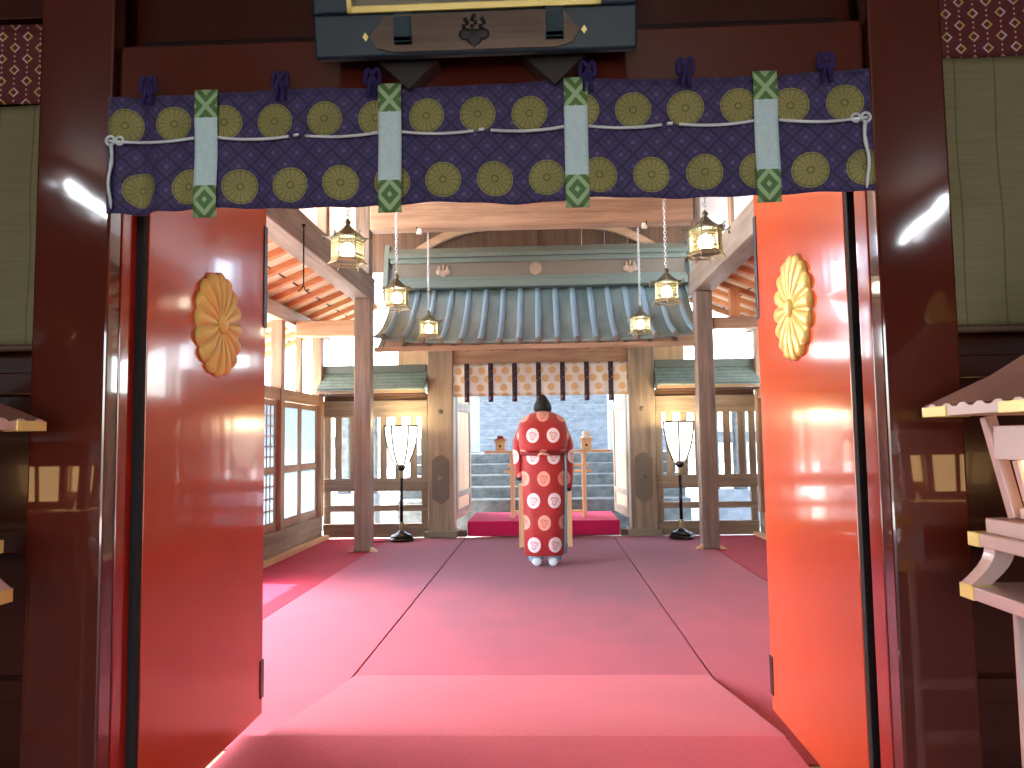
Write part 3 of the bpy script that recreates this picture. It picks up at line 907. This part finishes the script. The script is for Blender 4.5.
# ------------------------------------------------------------------ STANDING LAMPS
def floor_lamp():
    t = thing('floor_lamp', '', 'lamp', (0, 0, 0), 0, 'standing lamps')
    obj('base', MB().lathe([(.155, 0), (.16, .02), (.15, .035), (.135, .045), (.138, .06), (.125, .078), (.08, .092), (.05, .11), (.03, .13)], 24), BLACKL, t, True)
    obj('pole', MB().tube([(0, 0, .12), (0, 0, .88)], .021, 14), BLACKL, t, 'all')
    for a, b in ((.13, .235), (.78, .88)):
        obj('gold_collar', MB().lathe([(.024, a), (.028, a + .01), (.026, (a + b) / 2), (.028, b - .01), (.024, b)], 16), BRASS, t, True)
    obj('socket', MB().ball((0, 0, .915), .052, (1, 1, .95), 16), BLACKL, t, True)
    prof = [(.075, .955), (.095, .985), (.140, 1.09), (.178, 1.22), (.200, 1.36), (.205, 1.435)]
    sh = obj('shade', MB().lathe(prof, 6), LAMPSHADE, t)
    for k in range(6):
        a = PI / 3 * k
        obj('rib', MB().tube([((r + .007) * math.cos(a), (r + .007) * math.sin(a)  , z) for r, z in prof], .009, 6), BLACKL, sh, True)
    mb = MB()
    P = [(.205 * math.cos(PI / 3 * k), .205 * math.sin(PI / 3 * k), 1.44) for k in range(6)]
    for k in range(6): mb.tube([P[k], P[(k + 1) % 6]], .010, 6); mb.ball(P[k], .014, (1, 1, 1), 8)
    Q = [(.105 * math.cos(PI / 3 * k), .105 * math.sin(PI / 3 * k), 1.045) for k in range(6)]
    for k in range(6): mb.tube([Q[k], Q[(k + 1) % 6]], .005, 5)
    obj('rim', mb, BLACKL, sh, True)
    return t
F1 = floor_lamp()
F1.location = (-1.72, 9.70, .013); F1['label'] = 'lit standing lamp on a black pole by the gate post nearest the paper screens'; F1.rotation_euler.z = .1
F2 = copy_tree(F1); F2.location = (1.77, 9.70, .013); F2['label'] = 'lit standing lamp on a black pole between the gate and the orange door'; F2.rotation_euler.z = .35
tag(obj('power_cord', MB().tube([(-1.86, 9.66, .018), (-1.95, 9.60, .018), (-2.05, 9.62, .014), (-2.2, 9.7, .012)], .008, 6), BLACKL, None, 'all'), 'black power cord trailing from the lamp near the paper screens', 'cord')

# ------------------------------------------------------------------ ROOFED GATE
G = thing('roofed_gate', 'timber gate with a ribbed copper roof at the far end of the hall', 'gate', (.05, 10.15, 0))
GX = (-1.31, 1.31)
for sx in GX:
    po = obj('gate_post', MB().box((sx - .168, -.15, .012), (sx + .168, .15, 2.60), .012), weathered('z'), G)
    h, w = .31, .112
    mb = MB().prism([(sx + a, -.151,   .76 + b) for a, b in ((-w, -h + .07), (-w * .55, -h + .02), (0, -h - .01), (w * .55, -h + .02), (w, -h + .07), (w, h - .07), (w * .55, h - .02), (0, h + .01), (-w * .55, h - .02), (-w, h - .07))], (0, -.010, 0))
    obj('metal_plate', mb, PATINA_GREY, po)
    for z in (.76, 1.64):
        q = MB().lathe([(.001, 0), (.034, 0), (.03, .012), (.012, .02), (.001, .021)], 14)
        bmesh.ops.transform(q.bm, matrix=Matrix.Translation((sx, -.150 - (.01 if z < 1 else 0), z)) @ Matrix.Rotation(PI / 2, 4, 'X'), verts=q.bm.verts)
        obj('boss', q, PATINA_GREY, po, True)
    obj('base_block', MB().box((sx - .22, -.20, .0125), (sx + .22, .20, .10), .012), wood('base_block', rgb(108, 104, 86), rgb(150, 144, 120), 'x'), G)
for xa, xb in ((-1.14, -.985), (1.005, 1.14)): obj('gate_sill', MB().box((xa, -.13, .013), (xb, .0, .09), .006), darkwood('x'), G)
obj('header_beam', MB().box((-1.14, -.10, 2.26), (1.14, .10, 2.50), .01), hinoki('x'), G)
obj('eave_beam', MB().box((-2.0, -.50, 2.46), (1.95, -.36, 2.60), .01), hinoki('x'), G)
for k in range(7):
    x = -.93 + .31 * k
    obj('peg', MB().box((x - .022, -.135, 2.43), (x + .022, -.10, 2.49), .003), darkwood('x'), G)
def slope(t):                                  # t 0 at eave .. 1 at ridge (front)
    return (-.95 + .95 * t, 2.43 + .87 * t - .12 * math.sin(PI * t))
for sgn, nm in ((1, 'roof_slope'), (-1, 'roof_slope')):
    def fs(u, v):
        y, z = slope(v)
        if sgn < 0: y, z = y * 1.4, z - .22 * (1 - v)
        fl = .10 * (1 - v) ** 2 * (abs(u - .5) * 2) ** 4
        return (-1.94 + 3.86 * u + (u - .5) * .14 * (1 - v), sgn * y, z + fl)
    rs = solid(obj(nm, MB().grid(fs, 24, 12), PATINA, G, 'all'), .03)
    for k in range(17):
        u = (k + .5) / 17
        pts = []
        for j in range(9):
            p = fs(u, j / 8); pts.append((p[0], p[1], p[2] + .022))
        obj('rib', MB().tube(pts, .036, 8), RIB_LIT, rs, True)
        p = fs(u, 0)
        if sgn > 0:
            obj('rib_cap', MB().ball((p[0], p[1] - .005, p[2] + .018), .043, (1, .5, 1), 10), PATINA_GREY, rs, True)
for sx in (-1, 1): obj('side_board', MB().box((sx * 1.485, .30, 2.28), (sx * 1.95, .34, 2.66), .005), paletimber('z'), G)
obj('fascia', MB().box((-2.0, -.96, 2.345), (1.98, -.90, 2.405), .004), hinoki('x'), G)
for k in range(14):
    x = -1.95 + .30 * k
    obj('rafter_tail', MB().bar((x, -.90, 2.37), (x, -.2, 2.80), .05, .055), weathered('y'), G)
# ridge box with crests
obj('ridge_box', MB().box((-1.93, -.17, 3.36), (1.91, .17, 3.66), .008), PATINA_GREY, G)
obj('ridge_foot', MB().box((-1.96, -.24, 3.26), (1.94, .24, 3.36), .008), COPPER, G)
obj('ridge_band', MB().box((-1.95, -.20, 3.60), (1.93, .20, 3.665), .006).box((-1.95, -.20, 3.36), (1.93, -.16, 3.41), .004), COPPER, G)
obj('ridge_cap', MB().prism([(-1.98, -.24, 3.665), (-1.98, .24, 3.665), (-1.98, .22, 3.72), (-1.98, .06, 3.83), (-1.98, -.06, 3.83), (-1.98, -.22, 3.72)], (3.94, 0, 0)), COPPER, G)
for sx in (-1, 1):
    mb = MB()
    x = sx * 1.97 - .01
    mb.prism([(x, a * .22, 3.10 + b) for a, b in ((-1, 0), (1, 0), (1.2, .25), (.9, .5), (.5, .78), (-.5, .78), (-.9, .5), (-1.2, .25))], (sx * .06, 0, 0))
    obj('ridge_end_tile', mb, COPPER, G)
mb = MB().lathe([(.001, 0), (.085, 0), (.085, .012), (.070, .016), (.066, .010), (.001, .012)], 28)
bmesh.ops.transform(mb.bm, matrix=Matrix.Translation((-.03, -.172, 3.50)) @ Matrix.Rotation(PI / 2, 4, 'X'), verts=mb.bm.verts)
obj('round_crest', mb, plain('weathered_crest', rgb(158, 138, 120), .6, .1), G, True)
for cx in (-1.25, 1.20):
    mb = MB()
    for a, b, c, d in ((0, -.03, .05, .05), (-.055, -.01, .045, .045), (.055, -.01, .045, .045)): mb.ball((cx + a, -.176, 3.49 + b), 1, (c, .012, d), 14)
    for u, n in ((-.05, 2), (0, 3), (.05, 2)):
        for k in range(n): mb.ball((cx + u, -.178, 3.525 + .020 * k), 1, (.019, .012, .016), 8)
    obj('paulownia_crest', mb, plain('weathered_crest', rgb(150, 132, 112), .6, .1), G, True)

# gate leaves standing open (away from the hall)
for sx, lab in ((-1, 'panelled timber gate leaf folded back by the gate post nearest the paper screens'), (1, 'sunlit timber gate leaf folded back on the orange door side')):
    t = thing('gate_leaf', lab, 'door', (.05 + sx * 1.16, 10.32, .212), R(sx * 5), 'gate leaves')
    d = 1.05; h = 1.98
    obj('stile', MB().box((-.025, 0, 0), (.025, .10, h), .004), weathered('z'), t); obj('stile', MB().box((-.025, d - .1, 0), (.025, d, h), .004), weathered('z'), t)
    for z0, z1 in ((0, .12), (.28, .36), (1.45, 1.57), (h - .12, h)): obj('rail', MB().box((-.025, .1, z0), (.025, d - .1, z1), .004), weathered('y'), t)
    for z0, z1 in ((.12, .28), (.36, 1.45), (1.57, h - .12)): obj('panel', MB().box((-.010, .1, z0), (.010, d - .1, z1)), paletimber('z'), t)
# white curtain in the gateway
t = thing('gateway_curtain', 'white curtain with gold roundels and dark strips hanging in the gateway', 'curtain', (.05, 10.02, 1.83))
def fw(u, v): return (-1.14 + 2.28 * u, .012 * math.sin(u * 44) * (1 - v * .6), .43 * v)
solid(obj('cloth', MB().grid(fw, 110, 8), CURTAIN, t, 'all'), .003)
for k in range(7):
    x = -.958 + .3125 * k
    def fp_(u, v): return (-.032 + .064 * u, .004 * math.sin(v * 6), -.075 + .505 * v)
    solid(obj('dark_strip', MB().grid(fp_, 3, 10), STRIP, t, 'all', (x, -.024, 0)), .003)

# ------------------------------------------------------------------ SLATTED FENCES WITH SMALL COPPER ROOFS
def fence(xa, xb, lab):
    t = thing('slatted_fence', lab, 'fence', ((xa + xb) / 2, 10.1, 0), 0, 'slatted fences')
    w = (xb - xa) / 2
    for z0, z1, d in ((.012, .19, .05), (.35, .43, .035), (.61, .78, .045), (1.58, 1.80, .05)):
        obj('rail', MB().box((-w, -d, z0), (w, d, z1), .006), weathered('x'), t)
    for x in (-w + .045, w - .045): obj('end_stile', MB().box((x - .042, -.030, .19), (x + .042, .030, 1.58), .005), weathered('z'), t)
    n = int((2 * w - .1) / .19)
    for k in range(n):
        x = -w + .09 + (2 * w - .18) * (k + .5) / n
        obj('slat', MB().box((x - .045, -.015, .78), (x + .045, .015, 1.58), .003), weathered('z'), t)
    # roof
    obj('eave_board', MB().box((-w, -.30, 1.885), (w, -.26, 1.935), .003), hinoki('x'), t)
    obj('fill_board', MB().box((-w, -.02, 1.80), (w, .02, 1.86)), darkwood('x'), t)
    obj('soffit', MB().box((-w, -.26, 1.86), (w, .26, 1.885), .003), darkwood('x'), t)
    for s in (-1, 1):
        def fr(u, v): return (-w + 2 * w * u, s * (.34 * (1 - v) + .02), 1.93 + .24 * v - .02 * math.sin(PI * v))
        solid(obj('shingle_roof', MB().grid(fr, 8, 6), SHINGLE, t), .03)
    obj('ridge_cap', MB().box((-w, -.075, 2.165), (w, .075, 2.27), .012), COPPER, t)
fence(-2.82, -1.44, 'slatted timber fence with small copper roof between paper screens and gate')
fence(1.535, 2.82, 'slatted timber fence with small copper roof between gate and orange door')

# ------------------------------------------------------------------ STEP, TABLES, OFFERINGS
tag(obj('carpeted_step', MB().box((-.93, 10.10, .012), (1.05, 11.35, .205), .012), CARPET_STEP), 'low step covered in bright crimson carpet inside the gateway', 'step')
def table(name, label, cx, cy, z0, h, hw, hd, lx, bars):
    t = thing(name, label, 'table', (cx, cy, z0), 0)
    obj('top', MB().box((-hw, -hd, h - .035), (hw, hd, h), .004), PALEWOOD, t)
    for a in (-1, 1):
        for b in (-1, 1):
            obj('leg', MB().box((a * lx - .026, b * (hd - .05) - .026, 0), (a * lx + .026, b * (hd - .05) + .026, h - .035), .004), PALEWOOD, t)
    for z, hx, s in bars: obj('stretcher', MB().box((-hx, s * (hd - .05) - .02, z - .018), (hx, s * (hd - .05) + .02, z + .018), .003), PALEWOOD, t)
    return t
table('offering_table', 'pale wooden offering table with trays, on the crimson step', .135, 10.62, .206, .905, .86, .17, .49, ((.70, .55, -1), (.61, .60, 1), (.06, .5, 1)))
table('low_table', 'narrow wooden table right in front of the bowing person', .09, 9.20, .013, .72, .31, .20, .282, ((.10, .27, -1), (.10, .27, 1)))
def sanbo():
    t = thing('offering_tray', '', 'tray', (0, 0, 0), 0, 'offering trays')
    w = .066
    mb = MB().box((-w, -w, 0), (w, w, .125), .003)
    st = obj('stand', mb, PALEWOOD, t)
    q = MB().lathe([(.001, 0), (.017, 0), (.017, .003), (.001, .003)], 14)
    bmesh.ops.transform(q.bm, matrix=Matrix.Translation((0, -w - .0005, .062)) @ Matrix.Rotation(PI / 2, 4, 'X'), verts=q.bm.verts)
    obj('round_hole', q, plain('hole_dark', rgb(48, 28, 18), .8), st)
    a, b = .078, .098
    mb = MB().box((-a, -a, .125), (a, a, .131))
    for k in range(4):
        M = Matrix.Rotation(k * PI / 2, 4, 'Z')
        mb.prism([(-a, -a, .127), (a, -a, .127), (b, -b, .155), (-b, -b, .155)], (0, .005, 0), M)
    obj('tray', mb, PALEWOOD, t)
    return t
S0 = sanbo()
TZ = 1.1115
spots = [(-.515, 'wooden offering tray piled with red fruit'), (-.235, 'wooden offering tray mostly hidden by the bowing person, fruit side'),
         (.375, 'wooden offering tray mostly hidden by the bowing person, rice cake side'), (.665, 'wooden offering tray holding a round white rice cake')]
for i, (x, lab) in enumerate(spots):
    o = S0 if i == 0 else copy_tree(S0)
    o.location = (x, 10.62, TZ); o['label'] = lab
k = 0
for (dx, dy, dz) in ((-.045, -.03, 0), (0, -.035, 0), (.045, -.03, 0), (-.025, .025, 0), (.03, .03, 0), (-.02, -.01, .036), (.022, -.008, .036)):
    o = obj('fruit', MB().ball((0, 0, 0), .024, (1, 1, .92), 12), FRUIT, None, 'all', (-.515 + dx, 10.62 + dy, TZ + .154 + dz))
    tag(o, 'small red fruit heaped on the offering tray', 'fruit', 'red fruit on the tray')
for x, lab in ((-.235, 'white rice cake on the half-hidden tray at the fruit side'), (.375, 'white rice cake on the half-hidden tray beside the person, nearer the big rice cake')):
    tag(obj('rice_cake', MB().lathe([(.03, 0), (.055, .008), (.06, .024), (.05, .04), (.02, .048)], 18), WAX, None, 'all', (x, 10.62, TZ + .131)), lab, 'rice cake')
t = thing('rice_cake', 'two-tier round white rice cake on the tray at the orange door side', 'rice cake', (.665, 10.62, TZ + .131))
obj('lower_cake', MB().lathe([(.03, 0), (.070, .008), (.074, .035), (.062, .06), (.02, .066)], 20), WAX, t, 'all')
obj('upper_cake', MB().lathe([(.03, .060), (.056, .070), (.060, .09), (.045, .118), (.01, .128)], 20), WAX, t, 'all')

# ------------------------------------------------------------------ STONE STAIRWAY AND OUTDOORS
t = thing('stone_stairs', 'wide grey stone stairway rising behind the gate', 'stairs', (.05, 11.6, 0))
z = .20; y = 0
for k in range(5):
    obj('step', MB().box((-2.2, y, -.08), (2.2, y + (.44 if k < 4 else 3.2), z + .165), .015), STONE, t)
    z += .165; y += .42
y0 = y + 2.2
z1 = z
for k in range(13):
    obj('step', MB().box((-2.6, y0, z1 - .02), (2.6, y0 + (.40 if k < 12 else 3.0), z1 + .15), .015), STONE_PALE, t)
    z1 += .15; y0 += .37
mb = MB().box((-2.6, 14.4 - 11.6, 0.0), (2.6, y0 + 2, .8))
tag(obj('added_shade_roof', MB().prism([(-4.2, 11.3, 4.55), (4.2, 11.3, 4.55), (4.2, 22, 5.6), (-4.2, 22, 5.6)], (0, 0, .12)), darkwood('y')), 'unseen roof added to shade the stone stairway', 'roof', None, 'structure')  # added unseen slab that keeps sun and sky off the stairs
for sx in (-1, 1):
    t = thing('stone_pillar', 'pale stone pillar on the stair landing, ' + ('on the paper screen side' if sx < 0 else 'on the orange door side'), 'pillar', ((-1.29 if sx < 0 else 1.44), 14.9, 1.026), 0, 'stone pillars', 'thing')
    obj('shaft', MB().box((-.12, -.12, 0), (.12, .12, 1.9), .02), STONE_LIGHT, t)
    obj('cap', MB().box((-.2, -.2, 1.9), (.2, .2, 2.0), .02), STONE_PALE, t)
for sx in (-1, 1):
    t = thing('stone_fence', 'pale stone fence of square posts outside, seen through the slats ' + ('by the paper screens' if sx < 0 else 'by the orange door'), 'fence', (sx * 4.3, 11.9, -.08), 0, 'outdoor stone fences')
    obj('plinth', MB().box((-1.8, -.2, 0), (1.8, .2, .55), .02), STONE_PALE, t)
    obj('rail', MB().box((-1.8, -.06, 1.25), (1.8, .06, 1.42), .01), STONE_PALE, t)
    for k in range(9): obj('stone_post', MB().box((-1.75 + .42 * k, -.09, .55), (-1.57 + .42 * k, .09, 1.75), .015), STONE, t)
# ------------------------------------------------------------------ THE BOWING PERSON
P = thing('person', 'person in a red robe with white roundels and a black cap, bowing with back turned', 'person', (.08, 7.76, .0125))
def skin_body():
    pts, rad, edges = [], [], []
    def add(p, r, par=None):
        pts.append(p); rad.append(r if isinstance(r, tuple) else (r, r))
        if par is not None: edges.append((par, len(pts) - 1))
        return len(pts) - 1
    pel = add((0, .02, .90), (.15, .11))
    wa = add((0, .06, 1.05), (.13, .10), pel)
    ch = add((0, .16, 1.25), (.155, .11), wa)
    sh = add((0, .25, 1.40), (.13, .085), ch)
    nk = add((0, .325, 1.47), .056, sh)
    hd = add((0, .385, 1.535), (.075, .085), nk)
    hd2 = add((0, .43, 1.60), (.072, .085), hd)
    for s in (-1, 1):
        s1 = add((s * .16, .25, 1.39), .062, sh)
        el = add((s * .235, .28, 1.13), .046, s1)
        fo = add((s * .15, .44, 1.10), .036, el)
        wr = add((s * .065, .535, 1.09), .026, fo)
        pm = add((s * .035, .60, 1.095), (.036, .020), wr)
        for f, (dz, L) in enumerate(((.033, .060), (.012, .070), (-.010, .065), (-.030, .050))):     # four curled fingers
            a = add((s * .030, .635, 1.095 + dz), .0095, pm)
            b = add((s * .012, .635 + L * .42, 1.097 + dz), .0088, a)
            add((-s * .008, .632 + L * .30, 1.097 + dz), .0078, b)
        th = add((s * .022, .590, 1.132), .0105, pm)                                                # thumb from the side of the palm
        add((s * .008, .606, 1.158), .0088, th)
        hp = add((s * .095, .02, .84), .098, pel)
        kn = add((s * .10, .03, .48), .064, hp)
        an = add((s * .095, -.01, .10), .040, kn)
        add((s * .10, .10, .05), .036, an)
        add((s * .105, .17, .036), .028, len(pts) - 1)
    me = bpy.data.meshes.new('body'); me.from_pydata(pts, edges, []); me.update()
    o = bpy.data.objects.new('body', me); COL.objects.link(o); o.parent = P
    md = o.modifiers.new('skin', 'SKIN'); md.use_smooth_shade = True
    for i, v in enumerate(me.skin_vertices[0].data): v.radius = rad[i]; v.use_root = (i == 0)
    s = o.modifiers.new('sub', 'SUBSURF'); s.levels = 1; s.render_levels = 2
    me.materials.append(SKIN)
    return o
skin_body()
# face features looking down and away (kept small on the head)
face = Vector((0, .505, 1.545)); 
mb = MB().ball((0, .515, 1.545), .014, (1, 1.3, 1.5), 10)
obj('nose', mb, SKIN, P, True)
mb = MB().ball((-.03, .497, 1.575), .011, (1, .6, .6), 8).ball((.03, .497, 1.575), .011, (1, .6, .6), 8)
obj('eyes', mb, HAIR, P, True)
obj('mouth', MB().ball((0, .488, 1.505), .018, (1.1, .4, .3), 10), plain('lips', rgb(170, 96, 86), .5), P, True)
mb = MB().ball((-.082, .40, 1.55), .02, (.4, .8, 1.4), 10).ball((.082, .40, 1.55), .02, (.4, .8, 1.4), 10)
obj('ears', mb, SKIN, P, True)
def rings(prof, n=28, power=2.4):
    out = []
    for (cx, cy, z, rx, ry) in prof:
        r = []
        for j in range(n):
            a = 2 * PI * j / n
            c, s = math.cos(a), math.sin(a)
            r.append((cx + rx * math.copysign(abs(c) ** (2 / power), c), cy + ry * math.copysign(abs(s) ** (2 / power), s), z))
        out.append(r)
    return out
# hair under the cap, white collar
obj('hair', MB().loft(rings([(0, .395, 1.515, .060, .05), (0, .395, 1.54, .086, .09), (0, .40, 1.58, .090, .098), (0, .41, 1.625, .084, .09), (0, .42, 1.655, .05, .06)], 18, 2)), HAIR, P, 'all')
obj('white_collar', MB().loft(rings([(0, .30, 1.455, .10, .085), (0, .335, 1.50, .082, .075), (0, .345, 1.522, .076, .070)], 20, 2)), WHITE, P, 'all')
# black cap (eboshi): rounded upright cone tilted with the bow
mb = MB().loft(rings([(0, .375, 1.545, .094, .10), (0, .375, 1.58, .097, .105), (0, .385, 1.62, .086, .10), (0, .40, 1.665, .062, .085), (0, .425, 1.705, .034, .055), (0, .44, 1.722, .014, .03)], 22, 2))
hat = obj('black_cap', mb, HAT, P, 'all')
# lower trousers and white socks
for s in (-1, 1):
    obj('hakama_leg', MB().loft(rings([(s * .088, .03, .045, .075, .10), (s * .088, .03, .12, .086, .115), (s * .09, .035, .45, .10, .13), (s * .085, .03, .84, .10, .13)], 18, 2.4)), HAKAMA, P, 'all')
    prof = [(s * .080, -.085, .0), (s * .080, -.085, .0)]
    mb = MB()
    rr = []
    for (y, z0, w, h) in ((-.085, .005, .030, .055), (-.075, .0, .046, .085), (-.03, .0, .050, .092), (.04, .0, .050, .080), (.10, .0, .055, .060), (.16, .0, .050, .045), (.185, .006, .025, .026)):
        ring = []
        for j in range(14):
            a = 2 * PI * j / 14
            ring.append((s * (.080 + .02 * (y + .085) / .27) + w * math.cos(a), y, z0 + h / 2 + h / 2 * math.sin(a)))
        rr.append(ring)
    mb.loft(rr)
    obj('white_sock', mb, WHITE, P, 'all')
# robe body: skirt part and blousing upper part
def robe(prof, n=64, folds=0):
    out = []
    for (cx, cy, z, rx, ry) in prof:
        r = []
        for j in range(n):
            a = 2 * PI * j / n; c, s = math.cos(a), math.sin(a)
            k = 1 + folds * .02 * math.sin(a * 9 + z * 3)
            r.append((cx + rx * k * math.copysign(abs(c) ** .72, c), cy + ry * k * math.copysign(abs(s) ** .8, s), z))
        out.append(r)
    return out
mb = MB().loft(robe([(-.008, .00, .105, .196, .150), (-.008, .00, .11, .20, .155), (-.006, .005, .40, .202, .165), (-.002, .02, .70, .212, .165), (0, .035, .92, .222, .165), (0, .05, 1.08, .214, .155), (0, .07, 1.16, .205, .150)], 64, .5))
rb = obj('robe_skirt', mb, ROBE, P, 'all')
mb = MB().loft(robe([(0, .055, 1.115, .20, .14), (0, .045, 1.13, .232, .182), (0, .06, 1.19, .245, .187), (0, .115, 1.30, .252, .175), (0, .175, 1.40, .245, .158), (0, .225, 1.465, .215, .135), (0, .265, 1.505, .15, .11), (0, .295, 1.53, .09, .085)], 64, .3))
bmesh.ops.translate(mb.bm, vec=(0, 0, .215), verts=mb.bm.verts)
obj('robe_top', mb, ROBE, P, 'all', (0, 0, -.215))
mb = MB().loft(robe([(0, .03, 1.085, .226, .178), (0, .03, 1.10, .232, .184), (0, .035, 1.122, .230, .182)], 48))
obj('sash', mb, plain('sash_red', rgb(128, 18, 22), .6), P, 'all')
mb = MB()
mb.tube([(-.055, -.155, 1.085), (-.02, -.165, 1.105), (.02, -.165, 1.100), (.06, -.155, 1.088)], [.008, .014, .014, .008], 8)
obj('sash_fold', mb, plain('fold_peach', rgb(226, 168, 146), .7), P, True)
# wide hanging sleeves
for s in (-1, 1):
    zb = .87 if s < 0 else .76
    prof = []
    for k in range(9):
        f = k / 8
        z = 1.435 + (zb - 1.435) * f
        e = min(1, f * 4) ** .5
        prof.append((s * (.175 + .082 * min(1, f * 2.6) ** .6 - .012 * f), .23 - .06 * f, z, (.012 + .033 * e) + .016 * math.sin(PI * f), (.03 + .07 * e) + .11 * f))
    obj('sleeve', MB().loft(robe(prof, 32, .8)), ROBE, P, 'all')
    # inner sleeve lining and dark cuff edge showing at the back
    obj('sleeve_cuff', MB().loft(robe([(s * .245, .165, zb - .035, .030, .19), (s * .245, .165, zb + .005, .040, .205)], 24)), plain('cuff_dark', rgb(60, 16, 40), .7), P, 'all')
mb = MB().loft(robe([(.20, .02, .12, .020, .10), (.212, .03, .5, .018, .10), (.222, .04, .95, .016, .10), (.22, .05, 1.10, .012, .08)], 20))
obj('underrobe_edge', mb, HAKAMA, P, 'all')
# wooden sceptre held upright in both hands
sh = obj('ritual_baton', MB().prism([(-.022, .640, .96), (.022, .640, .96), (.030, .640, 1.30), (.018, .640, 1.33), (-.018, .640, 1.33), (-.030, .640, 1.30)], (0, .006, 0)), PALEWOOD, None, False, (.08, 7.76, .0125))
tag(sh, 'flat wooden baton held upright in front of the bowing person', 'baton')

# ------------------------------------------------------------------ LIGHT
wd = bpy.data.worlds.new('sky'); SC.world = wd; wd.use_nodes = True
nt = wd.node_tree
bg = nt.nodes['Background']
sk = nt.nodes.new('ShaderNodeTexSky'); sk.sky_type = 'NISHITA'; sk.sun_disc = False
sk.sun_elevation = R(52); sk.sun_rotation = R(-75); sk.air_density = 1.0; sk.dust_density = 2.0; sk.ozone_density = 1.0
hs = nt.nodes.new('ShaderNodeHueSaturation'); hs.inputs['Saturation'].default_value = .75
nt.links.new(sk.outputs[0], hs.inputs['Color']); nt.links.new(hs.outputs[0], bg.inputs[0])
SKY_STRENGTH, SUN_STRENGTH, EXPOSURE = 1.0, 8.0, 1.75
bg.inputs[1].default_value = SKY_STRENGTH
sl = bpy.data.lights.new('sun', 'SUN'); sl.energy = SUN_STRENGTH; sl.angle = R(.6); sl.color = (1, .97, .92)
so = bpy.data.objects.new('sun', sl); COL.objects.link(so)
el, az = R(56), R(8)                     # from the left, a little from the far end
d = Vector((-math.cos(el) * math.cos(az), math.cos(el) * math.sin(az), math.sin(el)))
so.rotation_euler = d.to_track_quat('Z', 'Y').to_euler()
so.location = d * 20
def portal(c, rot, w, h):
    l = bpy.data.lights.new('daylight_portal', 'AREA'); l.shape = 'RECTANGLE'; l.size = w; l.size_y = h
    l.cycles.is_portal = True
    o = bpy.data.objects.new('daylight_portal', l); COL.objects.link(o); o.location = c; o.rotation_euler = rot
for sx in (-1, 1):
    ry = sx * PI / 2
    portal((sx * 2.98, 6.1, 1.5), (0, ry, 0), 2.4, 8.0)
    portal((sx * 2.1, 6.5, 3.58), (0, ry, 0), .75, 8.8)
portal((.0, 10.5, 1.3), (-PI / 2, 0, 0), 5.8, 2.6)
portal((0, -5.15, 1.4), (PI / 2, 0, 0), 4.4, 2.3)

for x in (-1.72, 1.77):
    l = bpy.data.lights.new('lamp_glow', 'POINT'); l.energy = 6; l.color = (1, .72, .38); l.shadow_soft_size = .05
    o = bpy.data.objects.new('lamp_glow', l); COL.objects.link(o); o.location = (x, 9.70, 1.50)
STREAK_TUBE = emit('streak_tube_glow', (.86, .93, 1, 1), 30)
for sx, y, z, hl, dz in ((-1, -3.0, 3.50, .34, .06), (1, -4.19, 3.45, .46, .10)):  # unseen tubes, added and tilted so their reflections streak the columns
    t = thing('streak_tube', 'unseen tube added for column streaks, front hall wall ' + ('on the gold-crested door side' if sx < 0 else 'on the orange door side'), 'lamp', (sx * 4.03, y, z), 0, 'added streak tubes')
    obj('tube', MB().tube([(0, -hl, -dz), (0, -hl * .3, -dz * .1), (0, hl * .3, dz * .1), (0, hl, dz)], .022, 10), STREAK_TUBE, t, 'all')
    obj('streak_tube_holder', MB().box((sx * .03, -hl, -.06), (sx * .0702, hl, .06), .004), WAX, t)

# ------------------------------------------------------------------ CAMERA
cam = bpy.data.cameras.new('camera'); co = bpy.data.objects.new('camera', cam); COL.objects.link(co)
cam.sensor_width = 36; cam.lens = 769 / 1024 * 36; cam.clip_start = .05
dd = Vector((33, -56, -769)).normalized(); uu = Vector((-.0175, 1, 0)); uu = (uu - uu.dot(dd) * dd).normalized(); xx = dd.cross(uu)
M = Matrix((xx, dd, uu)).to_4x4()          # rows: world axes in camera space
co.matrix_world = Matrix.Translation((.1, 0, 1.25)) @ M
SC.camera = co
vs = SC.view_settings
vs.view_transform = 'Standard'; vs.look = 'None'; vs.exposure = EXPOSURE; vs.gamma = 1; vs.use_curve_mapping = False
cy = SC.cycles
cy.use_denoising = True
try: cy.denoiser = 'OPENIMAGEDENOISE'
except Exception: pass
cy.max_bounces = 8; cy.diffuse_bounces = 5; cy.glossy_bounces = 4; cy.transmission_bounces = 4; cy.sample_clamp_indirect = 12
